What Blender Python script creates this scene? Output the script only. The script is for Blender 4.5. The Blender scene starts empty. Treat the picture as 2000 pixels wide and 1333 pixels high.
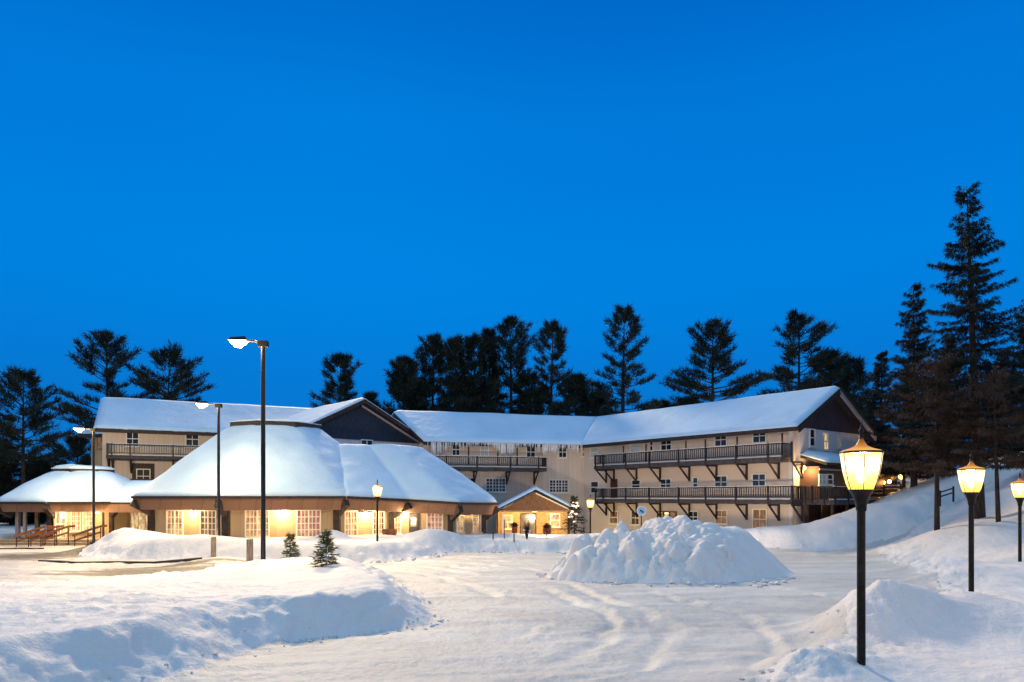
import bpy, math, random
import numpy as np
from mathutils import Vector, Matrix, noise as mnoise

# ------------------------------------------------------------------ camera, world, sun, exposure
scene = bpy.context.scene
C = scene.collection
EYE = 2.2
F = 2000 * 24.0 / 36.0          # focal length in photo pixels
cam_data = bpy.data.cameras.new('camera')
cam_data.lens = 24.0
cam_data.sensor_width = 36.0
cam_data.shift_y = 303.5 / 2000.0
cam_data.clip_start = 0.1
cam_data.clip_end = 3000
cam = bpy.data.objects.new('camera', cam_data)
C.objects.link(cam)
cam.location = (0, 0, EYE)
cam.rotation_euler = (math.radians(90), 0, 0)
scene.camera = cam
scene.view_settings.view_transform = 'Standard'
scene.view_settings.look = 'None'
scene.view_settings.exposure = 0.0
scene.view_settings.gamma = 1.0
scene.cycles.max_bounces = 6
scene.cycles.transparent_max_bounces = 8
try:
    scene.cycles.sample_clamp_indirect = 4.0
except Exception:
    pass

SUN_EL, SUN_AZ = math.radians(31), math.radians(-14)   # azimuth from +Y (towards the scene), negative = left
world = bpy.data.worlds.new('World')
scene.world = world
world.use_nodes = True
wt = world.node_tree
wt.nodes.clear()
def wn(t, **k):
    n = wt.nodes.new(t)
    for a, b in k.items():
        setattr(n, a, b)
    return n
def ramp_node(tree, stops, interp='EASE'):
    r = tree.nodes.new('ShaderNodeValToRGB')
    r.color_ramp.interpolation = interp
    e = r.color_ramp.elements
    while len(e) < len(stops):
        e.new(0.5)
    for i, (p, c) in enumerate(stops):
        e[i].position = p
        e[i].color = (*c, 1)
    return r
tc = wn('ShaderNodeTexCoord')
sp = wn('ShaderNodeSeparateXYZ')
wt.links.new(tc.outputs['Generated'], sp.inputs[0])
r_front = ramp_node(wt, [(0.0, (0.012, .19, .58)), (0.10, (0.002, .172, .60)), (0.30, (0.0, .210, .72)), (0.46, (0.0, .185, .68)), (0.60, (0.0, .135, .56))])
wt.links.new(sp.outputs['Z'], r_front.inputs[0])
r_back = ramp_node(wt, [(0.0, (.11, .13, .19)), (0.30, (.25, .35, .52)), (1.0, (.31, .57, .84))])
wt.links.new(sp.outputs['Z'], r_back.inputs[0])
mz = wn('ShaderNodeMapRange', interpolation_type='SMOOTHSTEP')
mz.inputs['From Min'].default_value = 0.62; mz.inputs['From Max'].default_value = 0.88
wt.links.new(sp.outputs['Z'], mz.inputs['Value'])
my = wn('ShaderNodeMapRange', interpolation_type='SMOOTHSTEP')
my.inputs['From Min'].default_value = 0.45; my.inputs['From Max'].default_value = -0.35
wt.links.new(sp.outputs['Y'], my.inputs['Value'])
mx = wn('ShaderNodeMath', operation='MAXIMUM')
wt.links.new(mz.outputs[0], mx.inputs[0]); wt.links.new(my.outputs[0], mx.inputs[1])
mixw = wn('ShaderNodeMix', data_type='RGBA')
wt.links.new(mx.outputs[0], mixw.inputs['Factor'])
wt.links.new(r_front.outputs[0], mixw.inputs['A']); wt.links.new(r_back.outputs[0], mixw.inputs['B'])
sky = wn('ShaderNodeTexSky', sky_type='NISHITA')
sky.sun_disc = False
sky.sun_elevation = SUN_EL
sky.sun_rotation = SUN_AZ
sky.ozone_density = 6.0
skm = wn('ShaderNodeMix', data_type='RGBA', blend_type='MULTIPLY')
skm.inputs['Factor'].default_value = 1.0
wt.links.new(sky.outputs[0], skm.inputs['A'])
skm.inputs['B'].default_value = (0.0, 0.0015, 0.003, 1)
addw = wn('ShaderNodeMix', data_type='RGBA', blend_type='ADD')
addw.inputs['Factor'].default_value = 1.0
wt.links.new(mixw.outputs['Result'], addw.inputs['A']); wt.links.new(skm.outputs['Result'], addw.inputs['B'])
bg = wn('ShaderNodeBackground')
bg.inputs['Strength'].default_value = 1.0
wt.links.new(addw.outputs['Result'], bg.inputs['Color'])
wo = wn('ShaderNodeOutputWorld')
wt.links.new(bg.outputs[0], wo.inputs[0])

sun_data = bpy.data.lights.new('sun', 'SUN')
sun_data.energy = 2.3
sun_data.color = (1.0, 0.73, 0.40)
sun_data.angle = math.radians(7)
sun = bpy.data.objects.new('sun', sun_data)
C.objects.link(sun)
sdir = Vector((math.sin(SUN_AZ) * math.cos(SUN_EL), math.cos(SUN_AZ) * math.cos(SUN_EL), math.sin(SUN_EL)))
sun.rotation_euler = sdir.to_track_quat('Z', 'Y').to_euler()
sun.location = (0, 60, 60)

WARM = (1.0, 0.66, 0.30)
WHITEWARM = (1.0, 0.70, 0.34)

# ------------------------------------------------------------------ helpers
def W(px, py, Y):
    return Vector(((px - 1000) / F * Y, Y, EYE + (970 - py) / F * Y))
def GX(px, Y):
    return (px - 1000) / F * Y

def tag(o, label=None, cat=None, group=None, kind=None):
    if label: o['label'] = label
    if cat: o['category'] = cat
    if group: o['group'] = group
    if kind: o['kind'] = kind
    return o
def empty(name, loc, label, cat, group=None):
    o = bpy.data.objects.new(name, None)
    o.empty_display_size = 0.2
    C.objects.link(o)
    o.location = loc
    return tag(o, label, cat, group)
def origin(o):
    v = Vector((0, 0, 0))
    while o is not None:
        v = v + o.location
        o = o.parent
    return v
def link_mesh(name, verts, faces, mat, parent=None, smooth=False):
    me = bpy.data.meshes.new(name)
    if parent is not None:
        og = origin(parent)
        if isinstance(verts, np.ndarray):
            verts = verts - np.array(og)
        else:
            verts = [(v[0] - og.x, v[1] - og.y, v[2] - og.z) for v in verts]
    if isinstance(verts, np.ndarray):
        faces = np.asarray(faces)
        nf, k = faces.shape
        me.vertices.add(len(verts)); me.vertices.foreach_set('co', verts.astype(np.float32).ravel())
        me.loops.add(nf * k); me.loops.foreach_set('vertex_index', faces.astype(np.int32).ravel())
        me.polygons.add(nf)
        me.polygons.foreach_set('loop_start', np.arange(0, nf * k, k, dtype=np.int32))
        me.polygons.foreach_set('loop_total', np.full(nf, k, dtype=np.int32))
        me.update(calc_edges=True)
    else:
        me.from_pydata([tuple(v) for v in verts], [], faces)
        me.update()
    if smooth:
        me.polygons.foreach_set('use_smooth', np.ones(len(me.polygons), dtype=bool))
    me.materials.append(mat)
    o = bpy.data.objects.new(name, me)
    C.objects.link(o)
    if parent is not None:
        o.parent = parent
    return o

class MB:
    def __init__(s):
        s.v = []; s.f = []
    def add(s, vs, fs):
        b = len(s.v)
        s.v += [tuple(v) for v in vs]
        s.f += [tuple(b + i for i in f) for f in fs]
    def poly(s, pts):
        s.add(pts, [tuple(range(len(pts)))])
    def hexa(s, p):   # 8 corners: bottom 0-3, top 4-7
        s.add(p, [(3, 2, 1, 0), (4, 5, 6, 7), (0, 1, 5, 4), (1, 2, 6, 5), (2, 3, 7, 6), (3, 0, 4, 7)])
    def box(s, x0, x1, y0, y1, z0, z1):
        s.hexa([(x0, y0, z0), (x1, y0, z0), (x1, y1, z0), (x0, y1, z0), (x0, y0, z1), (x1, y0, z1), (x1, y1, z1), (x0, y1, z1)])
    def fbox(s, fr, s0, s1, d0, d1, z0, z1):
        P = fr.pt
        s.hexa([P(s0, d1, z0), P(s1, d1, z0), P(s1, d0, z0), P(s0, d0, z0), P(s0, d1, z1), P(s1, d1, z1), P(s1, d0, z1), P(s0, d0, z1)])
    def beam(s, a, b, w, h=None):
        a = Vector(a); b = Vector(b); h = h or w
        t = (b - a).normalized()
        up = Vector((0, 0, 1)) if abs(t.z) < .95 else Vector((0, 1, 0))
        x = t.cross(up).normalized() * w / 2
        y = x.cross(t).normalized() * h / 2
        s.hexa([a - x - y, a + x - y, b + x - y, b - x - y, a - x + y, a + x + y, b + x + y, b - x + y])
    def tube(s, pts, rad, n=8, cap=True):
        base = len(s.v); m = len(pts)
        for i, p in enumerate(pts):
            p = Vector(p)
            t = (Vector(pts[min(i + 1, m - 1)]) - Vector(pts[max(i - 1, 0)])).normalized()
            up = Vector((0, 0, 1)) if abs(t.z) < .9 else Vector((0, 1, 0))
            x = t.cross(up).normalized(); y = x.cross(t).normalized()
            r = rad[i] if isinstance(rad, (list, tuple)) else rad
            for k in range(n):
                a = 2 * math.pi * k / n
                s.v.append(tuple(p + x * math.cos(a) * r + y * math.sin(a) * r))
        for i in range(m - 1):
            for k in range(n):
                a = base + i * n + k; b = base + i * n + (k + 1) % n
                s.f.append((a, b, b + n, a + n))
        if cap:
            s.f.append(tuple(base + k for k in range(n)))
            s.f.append(tuple(base + (m - 1) * n + k for k in reversed(range(n))))
    def lathe(s, cx, cy, prof, n=16, rot=0):
        base = len(s.v); m = len(prof)
        for r, z in prof:
            for k in range(n):
                a = 2 * math.pi * k / n + rot
                s.v.append((cx + r * math.cos(a), cy + r * math.sin(a), z))
        for i in range(m - 1):
            for k in range(n):
                a = base + i * n + k; b = base + i * n + (k + 1) % n
                s.f.append((a, b, b + n, a + n))
        s.f.append(tuple(base + k for k in range(n)))
        s.f.append(tuple(base + (m - 1) * n + k for k in range(n)))
    def build(s, name, mat, parent=None, smooth=False):
        return link_mesh(name, s.v, s.f, mat, parent, smooth)

class Frame:
    """vertical wall plane from A to B; d>0 is towards the camera side"""
    def __init__(s, A, B):
        s.A = Vector((A[0], A[1])); s.B = Vector((B[0], B[1]))
        s.L = (s.B - s.A).length
        s.u = (s.B - s.A) / s.L
        n = Vector((s.u.y, -s.u.x))
        if n.dot(-s.A) < 0: n = -n
        s.n = n
    def pt(s, a, d, z):
        p = s.A + s.u * a + s.n * d
        return (p.x, p.y, z)
    def hit(s, px, py, d=0.0):
        dx = (px - 1000) / F
        A = s.A + s.n * d
        a = (dx * A.y - A.x) / (s.u.x - dx * s.u.y)
        t = A.y + a * s.u.y
        return a, EYE + (970 - py) / F * t
    def rect(s, px0, px1, py0, py1):
        cz = (px0 + px1) / 2
        a0, _ = s.hit(px0, 970); a1, _ = s.hit(px1, 970)
        _, zt = s.hit(cz, py0); _, zb = s.hit(cz, py1)
        return min(a0, a1), max(a0, a1), zb, zt

# ------------------------------------------------------------------ materials
def mat(name, color, rough=.7, noise_s=None, noise_a=.15, bump=0, bump_s=20, metal=0, spec=.3, board=None, coord='Object', noise_scale3=None, color2=None):
    m = bpy.data.materials.new(name); m.use_nodes = True
    t = m.node_tree; b = t.nodes['Principled BSDF']
    b.inputs['Roughness'].default_value = rough
    b.inputs['Metallic'].default_value = metal
    b.inputs['Specular IOR Level'].default_value = spec
    b.inputs['Base Color'].default_value = (*color, 1)
    tcn = t.nodes.new('ShaderNodeTexCoord')
    hsock = None
    if noise_s:
        mp = t.nodes.new('ShaderNodeMapping')
        if noise_scale3: mp.inputs['Scale'].default_value = noise_scale3
        n = t.nodes.new('ShaderNodeTexNoise'); n.inputs['Scale'].default_value = noise_s; n.inputs['Detail'].default_value = 6
        t.links.new(tcn.outputs[coord], mp.inputs[0]); t.links.new(mp.outputs[0], n.inputs['Vector'])
        c2 = color2 or tuple(max(0, c * (1 - 2.2 * noise_a)) for c in color)
        r = ramp_node(t, [(.35, c2), (.68, tuple(min(1, c * (1 + noise_a)) for c in color))], 'LINEAR')
        t.links.new(n.outputs['Fac'], r.inputs[0]); t.links.new(r.outputs[0], b.inputs['Base Color'])
    if bump:
        n2 = t.nodes.new('ShaderNodeTexNoise'); n2.inputs['Scale'].default_value = bump_s; n2.inputs['Detail'].default_value = 8
        n2.inputs['Roughness'].default_value = .65
        t.links.new(tcn.outputs[coord], n2.inputs['Vector'])
        hsock = n2.outputs['Fac']
        bp = t.nodes.new('ShaderNodeBump'); bp.inputs['Strength'].default_value = 1; bp.inputs['Distance'].default_value = bump
        t.links.new(hsock, bp.inputs['Height']); t.links.new(bp.outputs[0], b.inputs['Normal'])
    return m

def emit(name, color, strength):
    m = bpy.data.materials.new(name); m.use_nodes = True
    b = m.node_tree.nodes['Principled BSDF']
    b.inputs['Base Color'].default_value = (*color, 1)
    b.inputs['Emission Color'].default_value = (*color, 1)
    b.inputs['Emission Strength'].default_value = strength
    return m

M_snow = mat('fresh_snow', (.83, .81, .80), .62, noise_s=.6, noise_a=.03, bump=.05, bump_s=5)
M_roofsnow = mat('roof_snow', (.52, .74, .96), .6, noise_s=.5, noise_a=.03, bump=.07, bump_s=1.1)  # blue cast of the sky on the roofs put into the snow colour
M_darkwood = mat('dark_brown_wood', (.040, .027, .026), .6, noise_s=6, noise_a=.25)
M_soffit = mat('soffit_wood', (.40, .26, .14), .7, noise_s=4, noise_a=.15)
M_gable = mat('navy_gable_boards', (.030, .045, .075), .7, noise_s=9, noise_a=.3, noise_scale3=(4, 4, .3))
M_gablebrown = mat('brown_gable_boards', (.060, .045, .065), .7, noise_s=9, noise_a=.3, noise_scale3=(4, 4, .3))
M_portgable = mat('portico_gable_boards', (.26, .14, .07), .7, noise_s=9, noise_a=.25, noise_scale3=(4, 4, .3))
M_trimw = mat('white_painted_trim', (.72, .72, .70), .45)
M_trimc = mat('cream_painted_trim', (.85, .78, .62), .5)
M_barge = mat('pale_barge_board', (.42, .36, .38), .6)
M_glass = mat('dark_window_glass', (.012, .022, .04), .06, spec=.8)
M_blind = mat('pale_window_blind', (.42, .50, .52), .6)
M_rail = mat('dark_balcony_railing', (.022, .025, .034), .55, noise_s=8, noise_a=.3)
M_deckfl = mat('balcony_floor_edge', (.060, .056, .064), .65, noise_s=5, noise_a=.2)
M_pole = mat('black_painted_metal', (.010, .010, .011), .35, metal=.3, spec=.5)
M_lpole = mat('bronze_painted_post', (.022, .015, .011), .42, metal=.4, noise_s=12, noise_a=.3)
M_post = mat('weathered_wood_post', (.46, .35, .24), .8, noise_s=8, noise_a=.25, noise_scale3=(6, 6, .6))
M_trunk = mat('tree_bark', (.060, .040, .030), .9, noise_s=5, noise_a=.3, bump=.03, bump_s=14, noise_scale3=(4, 4, .6))
M_pine = mat('pine_needles', (.018, .034, .024), .75, noise_s=.8, noise_a=.35)
M_spruce = mat('spruce_needles', (.016, .026, .022), .75, noise_s=.8, noise_a=.35)
M_brownn = mat('brown_twigs_and_needles', (.075, .043, .026), .85, noise_s=.9, noise_a=.35)  # brown foliage, with orange lamplight on the slope trees put into the colour
M_smalln = mat('young_spruce_needles', (.26, .25, .11), .75, noise_s=4, noise_a=.3)
M_orail = mat('orange_brown_handrail', (.20, .085, .04), .5, noise_s=6, noise_a=.2)
M_asph = mat('wet_asphalt_curb', (.07, .055, .045), .7, noise_s=5, noise_a=.3)
M_ice = mat('icicle_ice', (.70, .76, .84), .2, spec=.6)
M_roofslab = mat('dark_shingle', (.035, .035, .042), .8, noise_s=8, noise_a=.2)
M_bluesign = mat('blue_sign_face', (.10, .26, .52), .4)
M_signwhite = mat('sign_white', (.75, .8, .85), .4)
M_pot = mat('red_brown_planter', (.20, .045, .03), .6, noise_s=6, noise_a=.2)
M_door = mat('brown_door', (.085, .032, .028), .55)

def siding(name, color, c2, period=.30, horizontal=False):
    """painted boards: joint lines and slight tone changes per board"""
    m = mat(name, color, .72)
    t = m.node_tree; b = t.nodes['Principled BSDF']
    g = t.nodes.new('ShaderNodeNewGeometry'); s = t.nodes.new('ShaderNodeSeparateXYZ')
    t.links.new(g.outputs['Position'], s.inputs[0])
    if horizontal:
        src = s.outputs['Z']
    else:
        ad = t.nodes.new('ShaderNodeMath'); ad.operation = 'ADD'
        t.links.new(s.outputs['X'], ad.inputs[0])
        mu = t.nodes.new('ShaderNodeMath'); mu.operation = 'MULTIPLY'; mu.inputs[1].default_value = .77
        t.links.new(s.outputs['Y'], mu.inputs[0]); t.links.new(mu.outputs[0], ad.inputs[1])
        src = ad.outputs[0]
    dv = t.nodes.new('ShaderNodeMath'); dv.operation = 'DIVIDE'; dv.inputs[1].default_value = period
    t.links.new(src, dv.inputs[0])
    fr = t.nodes.new('ShaderNodeMath'); fr.operation = 'FRACT'; t.links.new(dv.outputs[0], fr.inputs[0])
    fl = t.nodes.new('ShaderNodeMath'); fl.operation = 'FLOOR'; t.links.new(dv.outputs[0], fl.inputs[0])
    wn_ = t.nodes.new('ShaderNodeTexWhiteNoise'); wn_.noise_dimensions = '1D'; t.links.new(fl.outputs[0], wn_.inputs['W'])
    mr = t.nodes.new('ShaderNodeMapRange'); mr.inputs['To Min'].default_value = 0; mr.inputs['To Max'].default_value = 1
    t.links.new(wn_.outputs['Value'], mr.inputs['Value'])
    nz = t.nodes.new('ShaderNodeTexNoise'); nz.inputs['Scale'].default_value = 1.2; nz.inputs['Detail'].default_value = 6
    t.links.new(g.outputs['Position'], nz.inputs['Vector'])
    av = t.nodes.new('ShaderNodeMath'); av.operation = 'MULTIPLY'
    t.links.new(mr.outputs[0], av.inputs[0]); t.links.new(nz.outputs['Fac'], av.inputs[1])
    mixc = t.nodes.new('ShaderNodeMix'); mixc.data_type = 'RGBA'
    mixc.inputs['A'].default_value = (*color, 1); mixc.inputs['B'].default_value = (*c2, 1)
    t.links.new(av.outputs[0], mixc.inputs['Factor'])
    r = ramp_node(t, [(0.0, (.45, .45, .45)), (.06, (1, 1, 1)), (.94, (1, 1, 1)), (1.0, (.45, .45, .45))], 'LINEAR')
    t.links.new(fr.outputs[0], r.inputs[0])
    mm = t.nodes.new('ShaderNodeMix'); mm.data_type = 'RGBA'; mm.blend_type = 'MULTIPLY'; mm.inputs['Factor'].default_value = .42
    t.links.new(mixc.outputs['Result'], mm.inputs['A']); t.links.new(r.outputs[0], mm.inputs['B'])
    t.links.new(mm.outputs['Result'], b.inputs['Base Color'])
    return m
M_fascia = siding('brown_fascia_boards', (.27, .15, .09), (.20, .105, .065), .9)
M_wall = siding('tan_vertical_siding', (.62, .54, .47), (.50, .43, .38), .42)
M_wallpale = siding('pale_blue_grey_siding', (.66, .63, .66), (.54, .52, .56), .42)
M_pavwall = siding('tan_board_wall', (.48, .36, .21), (.38, .28, .17), .34)
M_brownwall = siding('brown_board_wall', (.085, .05, .042), (.055, .032, .028), .22)

def lit_window(name, warm, strength, red=.5):
    m = bpy.data.materials.new(name); m.use_nodes = True
    t = m.node_tree; b = t.nodes['Principled BSDF']
    b.inputs['Base Color'].default_value = (.05, .04, .03, 1); b.inputs['Roughness'].default_value = .1
    g = t.nodes.new('ShaderNodeNewGeometry')
    mp = t.nodes.new('ShaderNodeMapping'); mp.inputs['Scale'].default_value = (1.7, 1.7, .8)
    n = t.nodes.new('ShaderNodeTexNoise'); n.inputs['Scale'].default_value = 2.3; n.inputs['Detail'].default_value = 5; n.inputs['Roughness'].default_value = .6
    t.links.new(g.outputs['Position'], mp.inputs[0]); t.links.new(mp.outputs[0], n.inputs['Vector'])
    r = ramp_node(t, [(.32, tuple(c * .18 for c in (1, red, .30))), (.47, (warm[0] * .62, warm[1] * .52 * (0.6 + red * .6), warm[2] * .6)), (.6, warm), (.75, (1, .9, .62))], 'LINEAR')
    t.links.new(n.outputs['Fac'], r.inputs[0])
    t.links.new(r.outputs[0], b.inputs['Emission Color'])
    b.inputs['Emission Strength'].default_value = strength
    return m
M_lit = lit_window('lit_window_interior', (.95, .58, .20), .85)
M_litred = lit_window('lit_window_reddish_curtains', (.80, .42, .24), .8, .3)
M_litdim = lit_window('dim_lit_window_interior', (.7, .42, .18), .34)
M_litbright = lit_window('bright_lit_window_interior', (1.0, .74, .30), .95)
M_bulb = emit('glowing_lamp_head', (1.0, .86, .62), 14)
M_bulbw = emit('glowing_warm_bulb', (1.0, .62, .16), 12)
M_sconce = emit('glowing_sconce', (1.0, .78, .40), 9)

def lantern_glass():
    m = bpy.data.materials.new('glowing_lantern_glass'); m.use_nodes = True
    t = m.node_tree; t.nodes.clear()
    e = t.nodes.new('ShaderNodeEmission'); tr = t.nodes.new('ShaderNodeBsdfTransparent')
    mx_ = t.nodes.new('ShaderNodeMixShader'); o = t.nodes.new('ShaderNodeOutputMaterial')
    tcn = t.nodes.new('ShaderNodeTexCoord'); s = t.nodes.new('ShaderNodeSeparateXYZ')
    t.links.new(tcn.outputs['Object'], s.inputs[0])
    # frosted ribbed glass: brighter towards the bulb
    r = ramp_node(t, [(0.0, (1.0, .44, .06)), (.3, (1.0, .60, .18)), (.65, (1.0, .84, .54)), (1.0, (1.0, .66, .22))], 'EASE')
    mr = t.nodes.new('ShaderNodeMapRange'); mr.inputs['From Min'].default_value = 2.28; mr.inputs['From Max'].default_value = 2.74
    t.links.new(s.outputs['Z'], mr.inputs['Value'])
    t.links.new(mr.outputs[0], r.inputs[0])
    w = t.nodes.new('ShaderNodeTexWave'); w.inputs['Scale'].default_value = 14; w.inputs['Distortion'].default_value = 2
    mpw = t.nodes.new('ShaderNodeMapping'); mpw.inputs['Scale'].default_value = (1, 1, .1)
    t.links.new(tcn.outputs['Object'], mpw.inputs[0]); t.links.new(mpw.outputs[0], w.inputs['Vector'])
    mr2 = t.nodes.new('ShaderNodeMapRange'); mr2.inputs['To Min'].default_value = 1.9; mr2.inputs['To Max'].default_value = 4.2
    t.links.new(w.outputs['Fac'], mr2.inputs['Value'])
    t.links.new(r.outputs[0], e.inputs['Color']); t.links.new(mr2.outputs[0], e.inputs['Strength'])
    mx_.inputs[0].default_value = .45
    t.links.new(e.outputs[0], mx_.inputs[1]); t.links.new(tr.outputs[0], mx_.inputs[2]); t.links.new(mx_.outputs[0], o.inputs[0])
    return m
M_lglass = lantern_glass()

def cap_glow():  # halo above the lantern glass put into the cap as upward-fading emission
    m = mat('halo_glow_lantern_cap', (.12, .05, .02), .4); t = m.node_tree; b = t.nodes['Principled BSDF']
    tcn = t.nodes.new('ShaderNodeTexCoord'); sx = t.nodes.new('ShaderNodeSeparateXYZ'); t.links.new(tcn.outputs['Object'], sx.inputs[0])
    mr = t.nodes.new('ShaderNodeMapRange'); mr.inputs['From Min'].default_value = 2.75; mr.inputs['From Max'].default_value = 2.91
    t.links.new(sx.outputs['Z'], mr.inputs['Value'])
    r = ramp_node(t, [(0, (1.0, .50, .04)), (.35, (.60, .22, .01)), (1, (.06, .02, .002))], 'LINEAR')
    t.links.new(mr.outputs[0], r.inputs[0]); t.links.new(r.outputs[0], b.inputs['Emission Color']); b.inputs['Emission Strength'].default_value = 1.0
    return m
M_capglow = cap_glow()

def snow_road_mat(name, base, dark, patch=None):
    m = mat(name, base, .55, bump=.03, bump_s=9)
    t = m.node_tree; b = t.nodes['Principled BSDF']
    g = t.nodes.new('ShaderNodeNewGeometry')
    mp = t.nodes.new('ShaderNodeMapping'); mp.inputs['Scale'].default_value = (.5, 1.3, 1); mp.inputs['Rotation'].default_value = (0, 0, .25)
    t.links.new(g.outputs['Position'], mp.inputs[0])
    n = t.nodes.new('ShaderNodeTexNoise'); n.inputs['Scale'].default_value = .45; n.inputs['Detail'].default_value = 9; n.inputs['Roughness'].default_value = .62
    n.inputs['Distortion'].default_value = .6
    t.links.new(mp.outputs[0], n.inputs['Vector'])
    r = ramp_node(t, [(.36, dark), (.52, tuple((a + c) / 2 for a, c in zip(base, dark))), (.62, base)], 'LINEAR')
    t.links.new(n.outputs['Fac'], r.inputs[0])
    # small dark crumbs
    n3 = t.nodes.new('ShaderNodeTexNoise'); n3.inputs['Scale'].default_value = 7; n3.inputs['Detail'].default_value = 3
    t.links.new(g.outputs['Position'], n3.inputs['Vector'])
    r3 = ramp_node(t, [(.20, (.55, .52, .48)), (.30, (1, 1, 1))], 'LINEAR')
    t.links.new(n3.outputs['Fac'], r3.inputs[0])
    mm = t.nodes.new('ShaderNodeMix'); mm.data_type = 'RGBA'; mm.blend_type = 'MULTIPLY'; mm.inputs['Factor'].default_value = .6
    t.links.new(r.outputs[0], mm.inputs['A']); t.links.new(r3.outputs[0], mm.inputs['B'])
    out = mm.outputs['Result']
    if patch:
        for (cx, cy, rx, ry, col, lo, hi) in patch:
            mq = t.nodes.new('ShaderNodeMapping'); mq.vector_type = 'POINT'
            mq.inputs['Location'].default_value = (-cx / rx, -cy / ry, 0); mq.inputs['Scale'].default_value = (1 / rx, 1 / ry, 0)
            t.links.new(g.outputs['Position'], mq.inputs[0])
            ln = t.nodes.new('ShaderNodeVectorMath'); ln.operation = 'LENGTH'; t.links.new(mq.outputs[0], ln.inputs[0])
            nn = t.nodes.new('ShaderNodeTexNoise'); nn.inputs['Scale'].default_value = .9; nn.inputs['Detail'].default_value = 8; nn.inputs['Roughness'].default_value = .7
            mpp = t.nodes.new('ShaderNodeMapping'); mpp.inputs['Scale'].default_value = (.4, 1.5, 1)
            t.links.new(g.outputs['Position'], mpp.inputs[0]); t.links.new(mpp.outputs[0], nn.inputs['Vector'])
            sb = t.nodes.new('ShaderNodeMath'); sb.operation = 'MULTIPLY_ADD'; sb.inputs[1].default_value = -.55
            t.links.new(ln.outputs['Value'], sb.inputs[0]); t.links.new(nn.outputs['Fac'], sb.inputs[2])
            mr = t.nodes.new('ShaderNodeMapRange'); mr.inputs['From Min'].default_value = lo; mr.inputs['From Max'].default_value = hi
            t.links.new(sb.outputs[0], mr.inputs['Value'])
            mx2 = t.nodes.new('ShaderNodeMix'); mx2.data_type = 'RGBA'
            t.links.new(mr.outputs[0], mx2.inputs['Factor']); t.links.new(out, mx2.inputs['A']); mx2.inputs['B'].default_value = (*col, 1)
            out = mx2.outputs['Result']
    t.links.new(out, b.inputs['Base Color'])
    return m
M_road = snow_road_mat('packed_snow_road', (.74, .73, .70), (.53, .53, .52))  # random packed-snow tone; the broad dark patches also stand in for shaded zones
M_park = snow_road_mat('scraped_parking_lot', (.80, .75, .68), (.55, .50, .45),
    [(-20.5, 31.5, 6, 4.5, (.09, .07, .055), .0, .22), (-11.5, 22.5, 6, 3.0, (.09, .075, .06), .12, .28), (-26, 28.5, 9, 3, (.26, .22, .18), .12, .40)])

# ------------------------------------------------------------------ terrain
rs = np.random.RandomState(7)
_tab = rs.rand(512, 512)
def vnoise(x, y):
    xi = np.floor(x).astype(int); yi = np.floor(y).astype(int)
    fx = x - xi; fy = y - yi
    fx = fx * fx * (3 - 2 * fx); fy = fy * fy * (3 - 2 * fy)
    g = lambda a, b: _tab[a % 512, b % 512]
    return (g(xi, yi) * (1 - fx) + g(xi + 1, yi) * fx) * (1 - fy) + (g(xi, yi + 1) * (1 - fx) + g(xi + 1, yi + 1) * fx) * fy
def fbm(x, y, oct=4, g=.5):
    s = 0; a = 1; t = 0
    for i in range(oct):
        s = s + a * (vnoise(x + 17.3 * i, y - 9.1 * i) - .5); t += a
        a *= g; x = x * 2.03; y = y * 2.03
    return s / t * 2
def sstep(a, b, x):
    t = np.clip((x - a) / (b - a), 0, 1)
    return t * t * (3 - 2 * t)
def pdist(poly, x, y):
    """signed distance to polygon, positive inside"""
    poly = np.array(poly, float)
    d = np.full(x.shape, 1e9); ins = np.zeros(x.shape, bool)
    n = len(poly)
    for i in range(n):
        ax, ay = poly[i]; bx, by = poly[(i + 1) % n]
        ex, ey = bx - ax, by - ay
        L = ex * ex + ey * ey
        t = np.clip(((x - ax) * ex + (y - ay) * ey) / L, 0, 1)
        dd = (x - ax - t * ex) ** 2 + (y - ay - t * ey) ** 2
        d = np.minimum(d, dd)
        c = ((ay > y) != (by > y))
        with np.errstate(divide='ignore', invalid='ignore'):
            xx = (bx - ax) * (y - ay) / (by - ay if by != ay else 1e-9) + ax
        ins ^= (c & (x < xx))
    d = np.sqrt(d)
    return np.where(ins, d, -d)
P1 = [(-5.5, 4.5), (-4.7, 6.8), (-4.24, 8.1), (-3.67, 9.7), (-2.7, 10.7), (-1.75, 11.2), (-1.35, 11.7), (-1.40, 12.5), (-1.8, 14), (-2.4, 16.5), (-4.0, 20.0), (-5.6, 22.6), (-8, 24.5), (-10.2, 23.6), (-12, 19), (-16, 17.2), (-30, 17), (-60, 17), (-60, 3), (-12, 3)]
P2 = [(-25.5, 46), (-22.6, 38), (-17.9, 28), (-14, 27.3), (-11.6, 26.4), (-9.5, 26.3), (-6.7, 26.6), (-4.9, 27.2), (-3.6, 30), (-2.6, 33), (0, 33.8), (5, 34), (10, 33.6), (13.5, 35), (17, 33.2), (20, 33.5), (24, 36), (70, 50), (70, 130), (-26, 130)]
P3 = [(2.2, 4), (3.0, 8.1), (3.9, 9.3), (4.75, 9.9), (5.1, 11.2), (6.1, 12.2), (8, 12.9), (9.4, 15.0), (11, 17.6), (12.3, 20.5), (14.0, 24.5), (15.2, 28), (16.5, 31), (20, 33.5), (24, 36), (70, 50), (70, 0), (2.5, 0)]
P4 = [(-29.5, 47), (-31.5, 40.6), (-36, 38.2), (-70, 38), (-70, 130), (-29, 130)]
def gau(x, y, cx, cy, sx, sy=None):
    sy = sy or sx
    return np.exp(-((x - cx) / sx) ** 2 - ((y - cy) / sy) ** 2)
def fields(x, y):
    w = fbm(x * .9, y * .9, 3) * .35
    return [pdist(P, x, y) + w for P in (P1, P2, P3, P4)]
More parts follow.
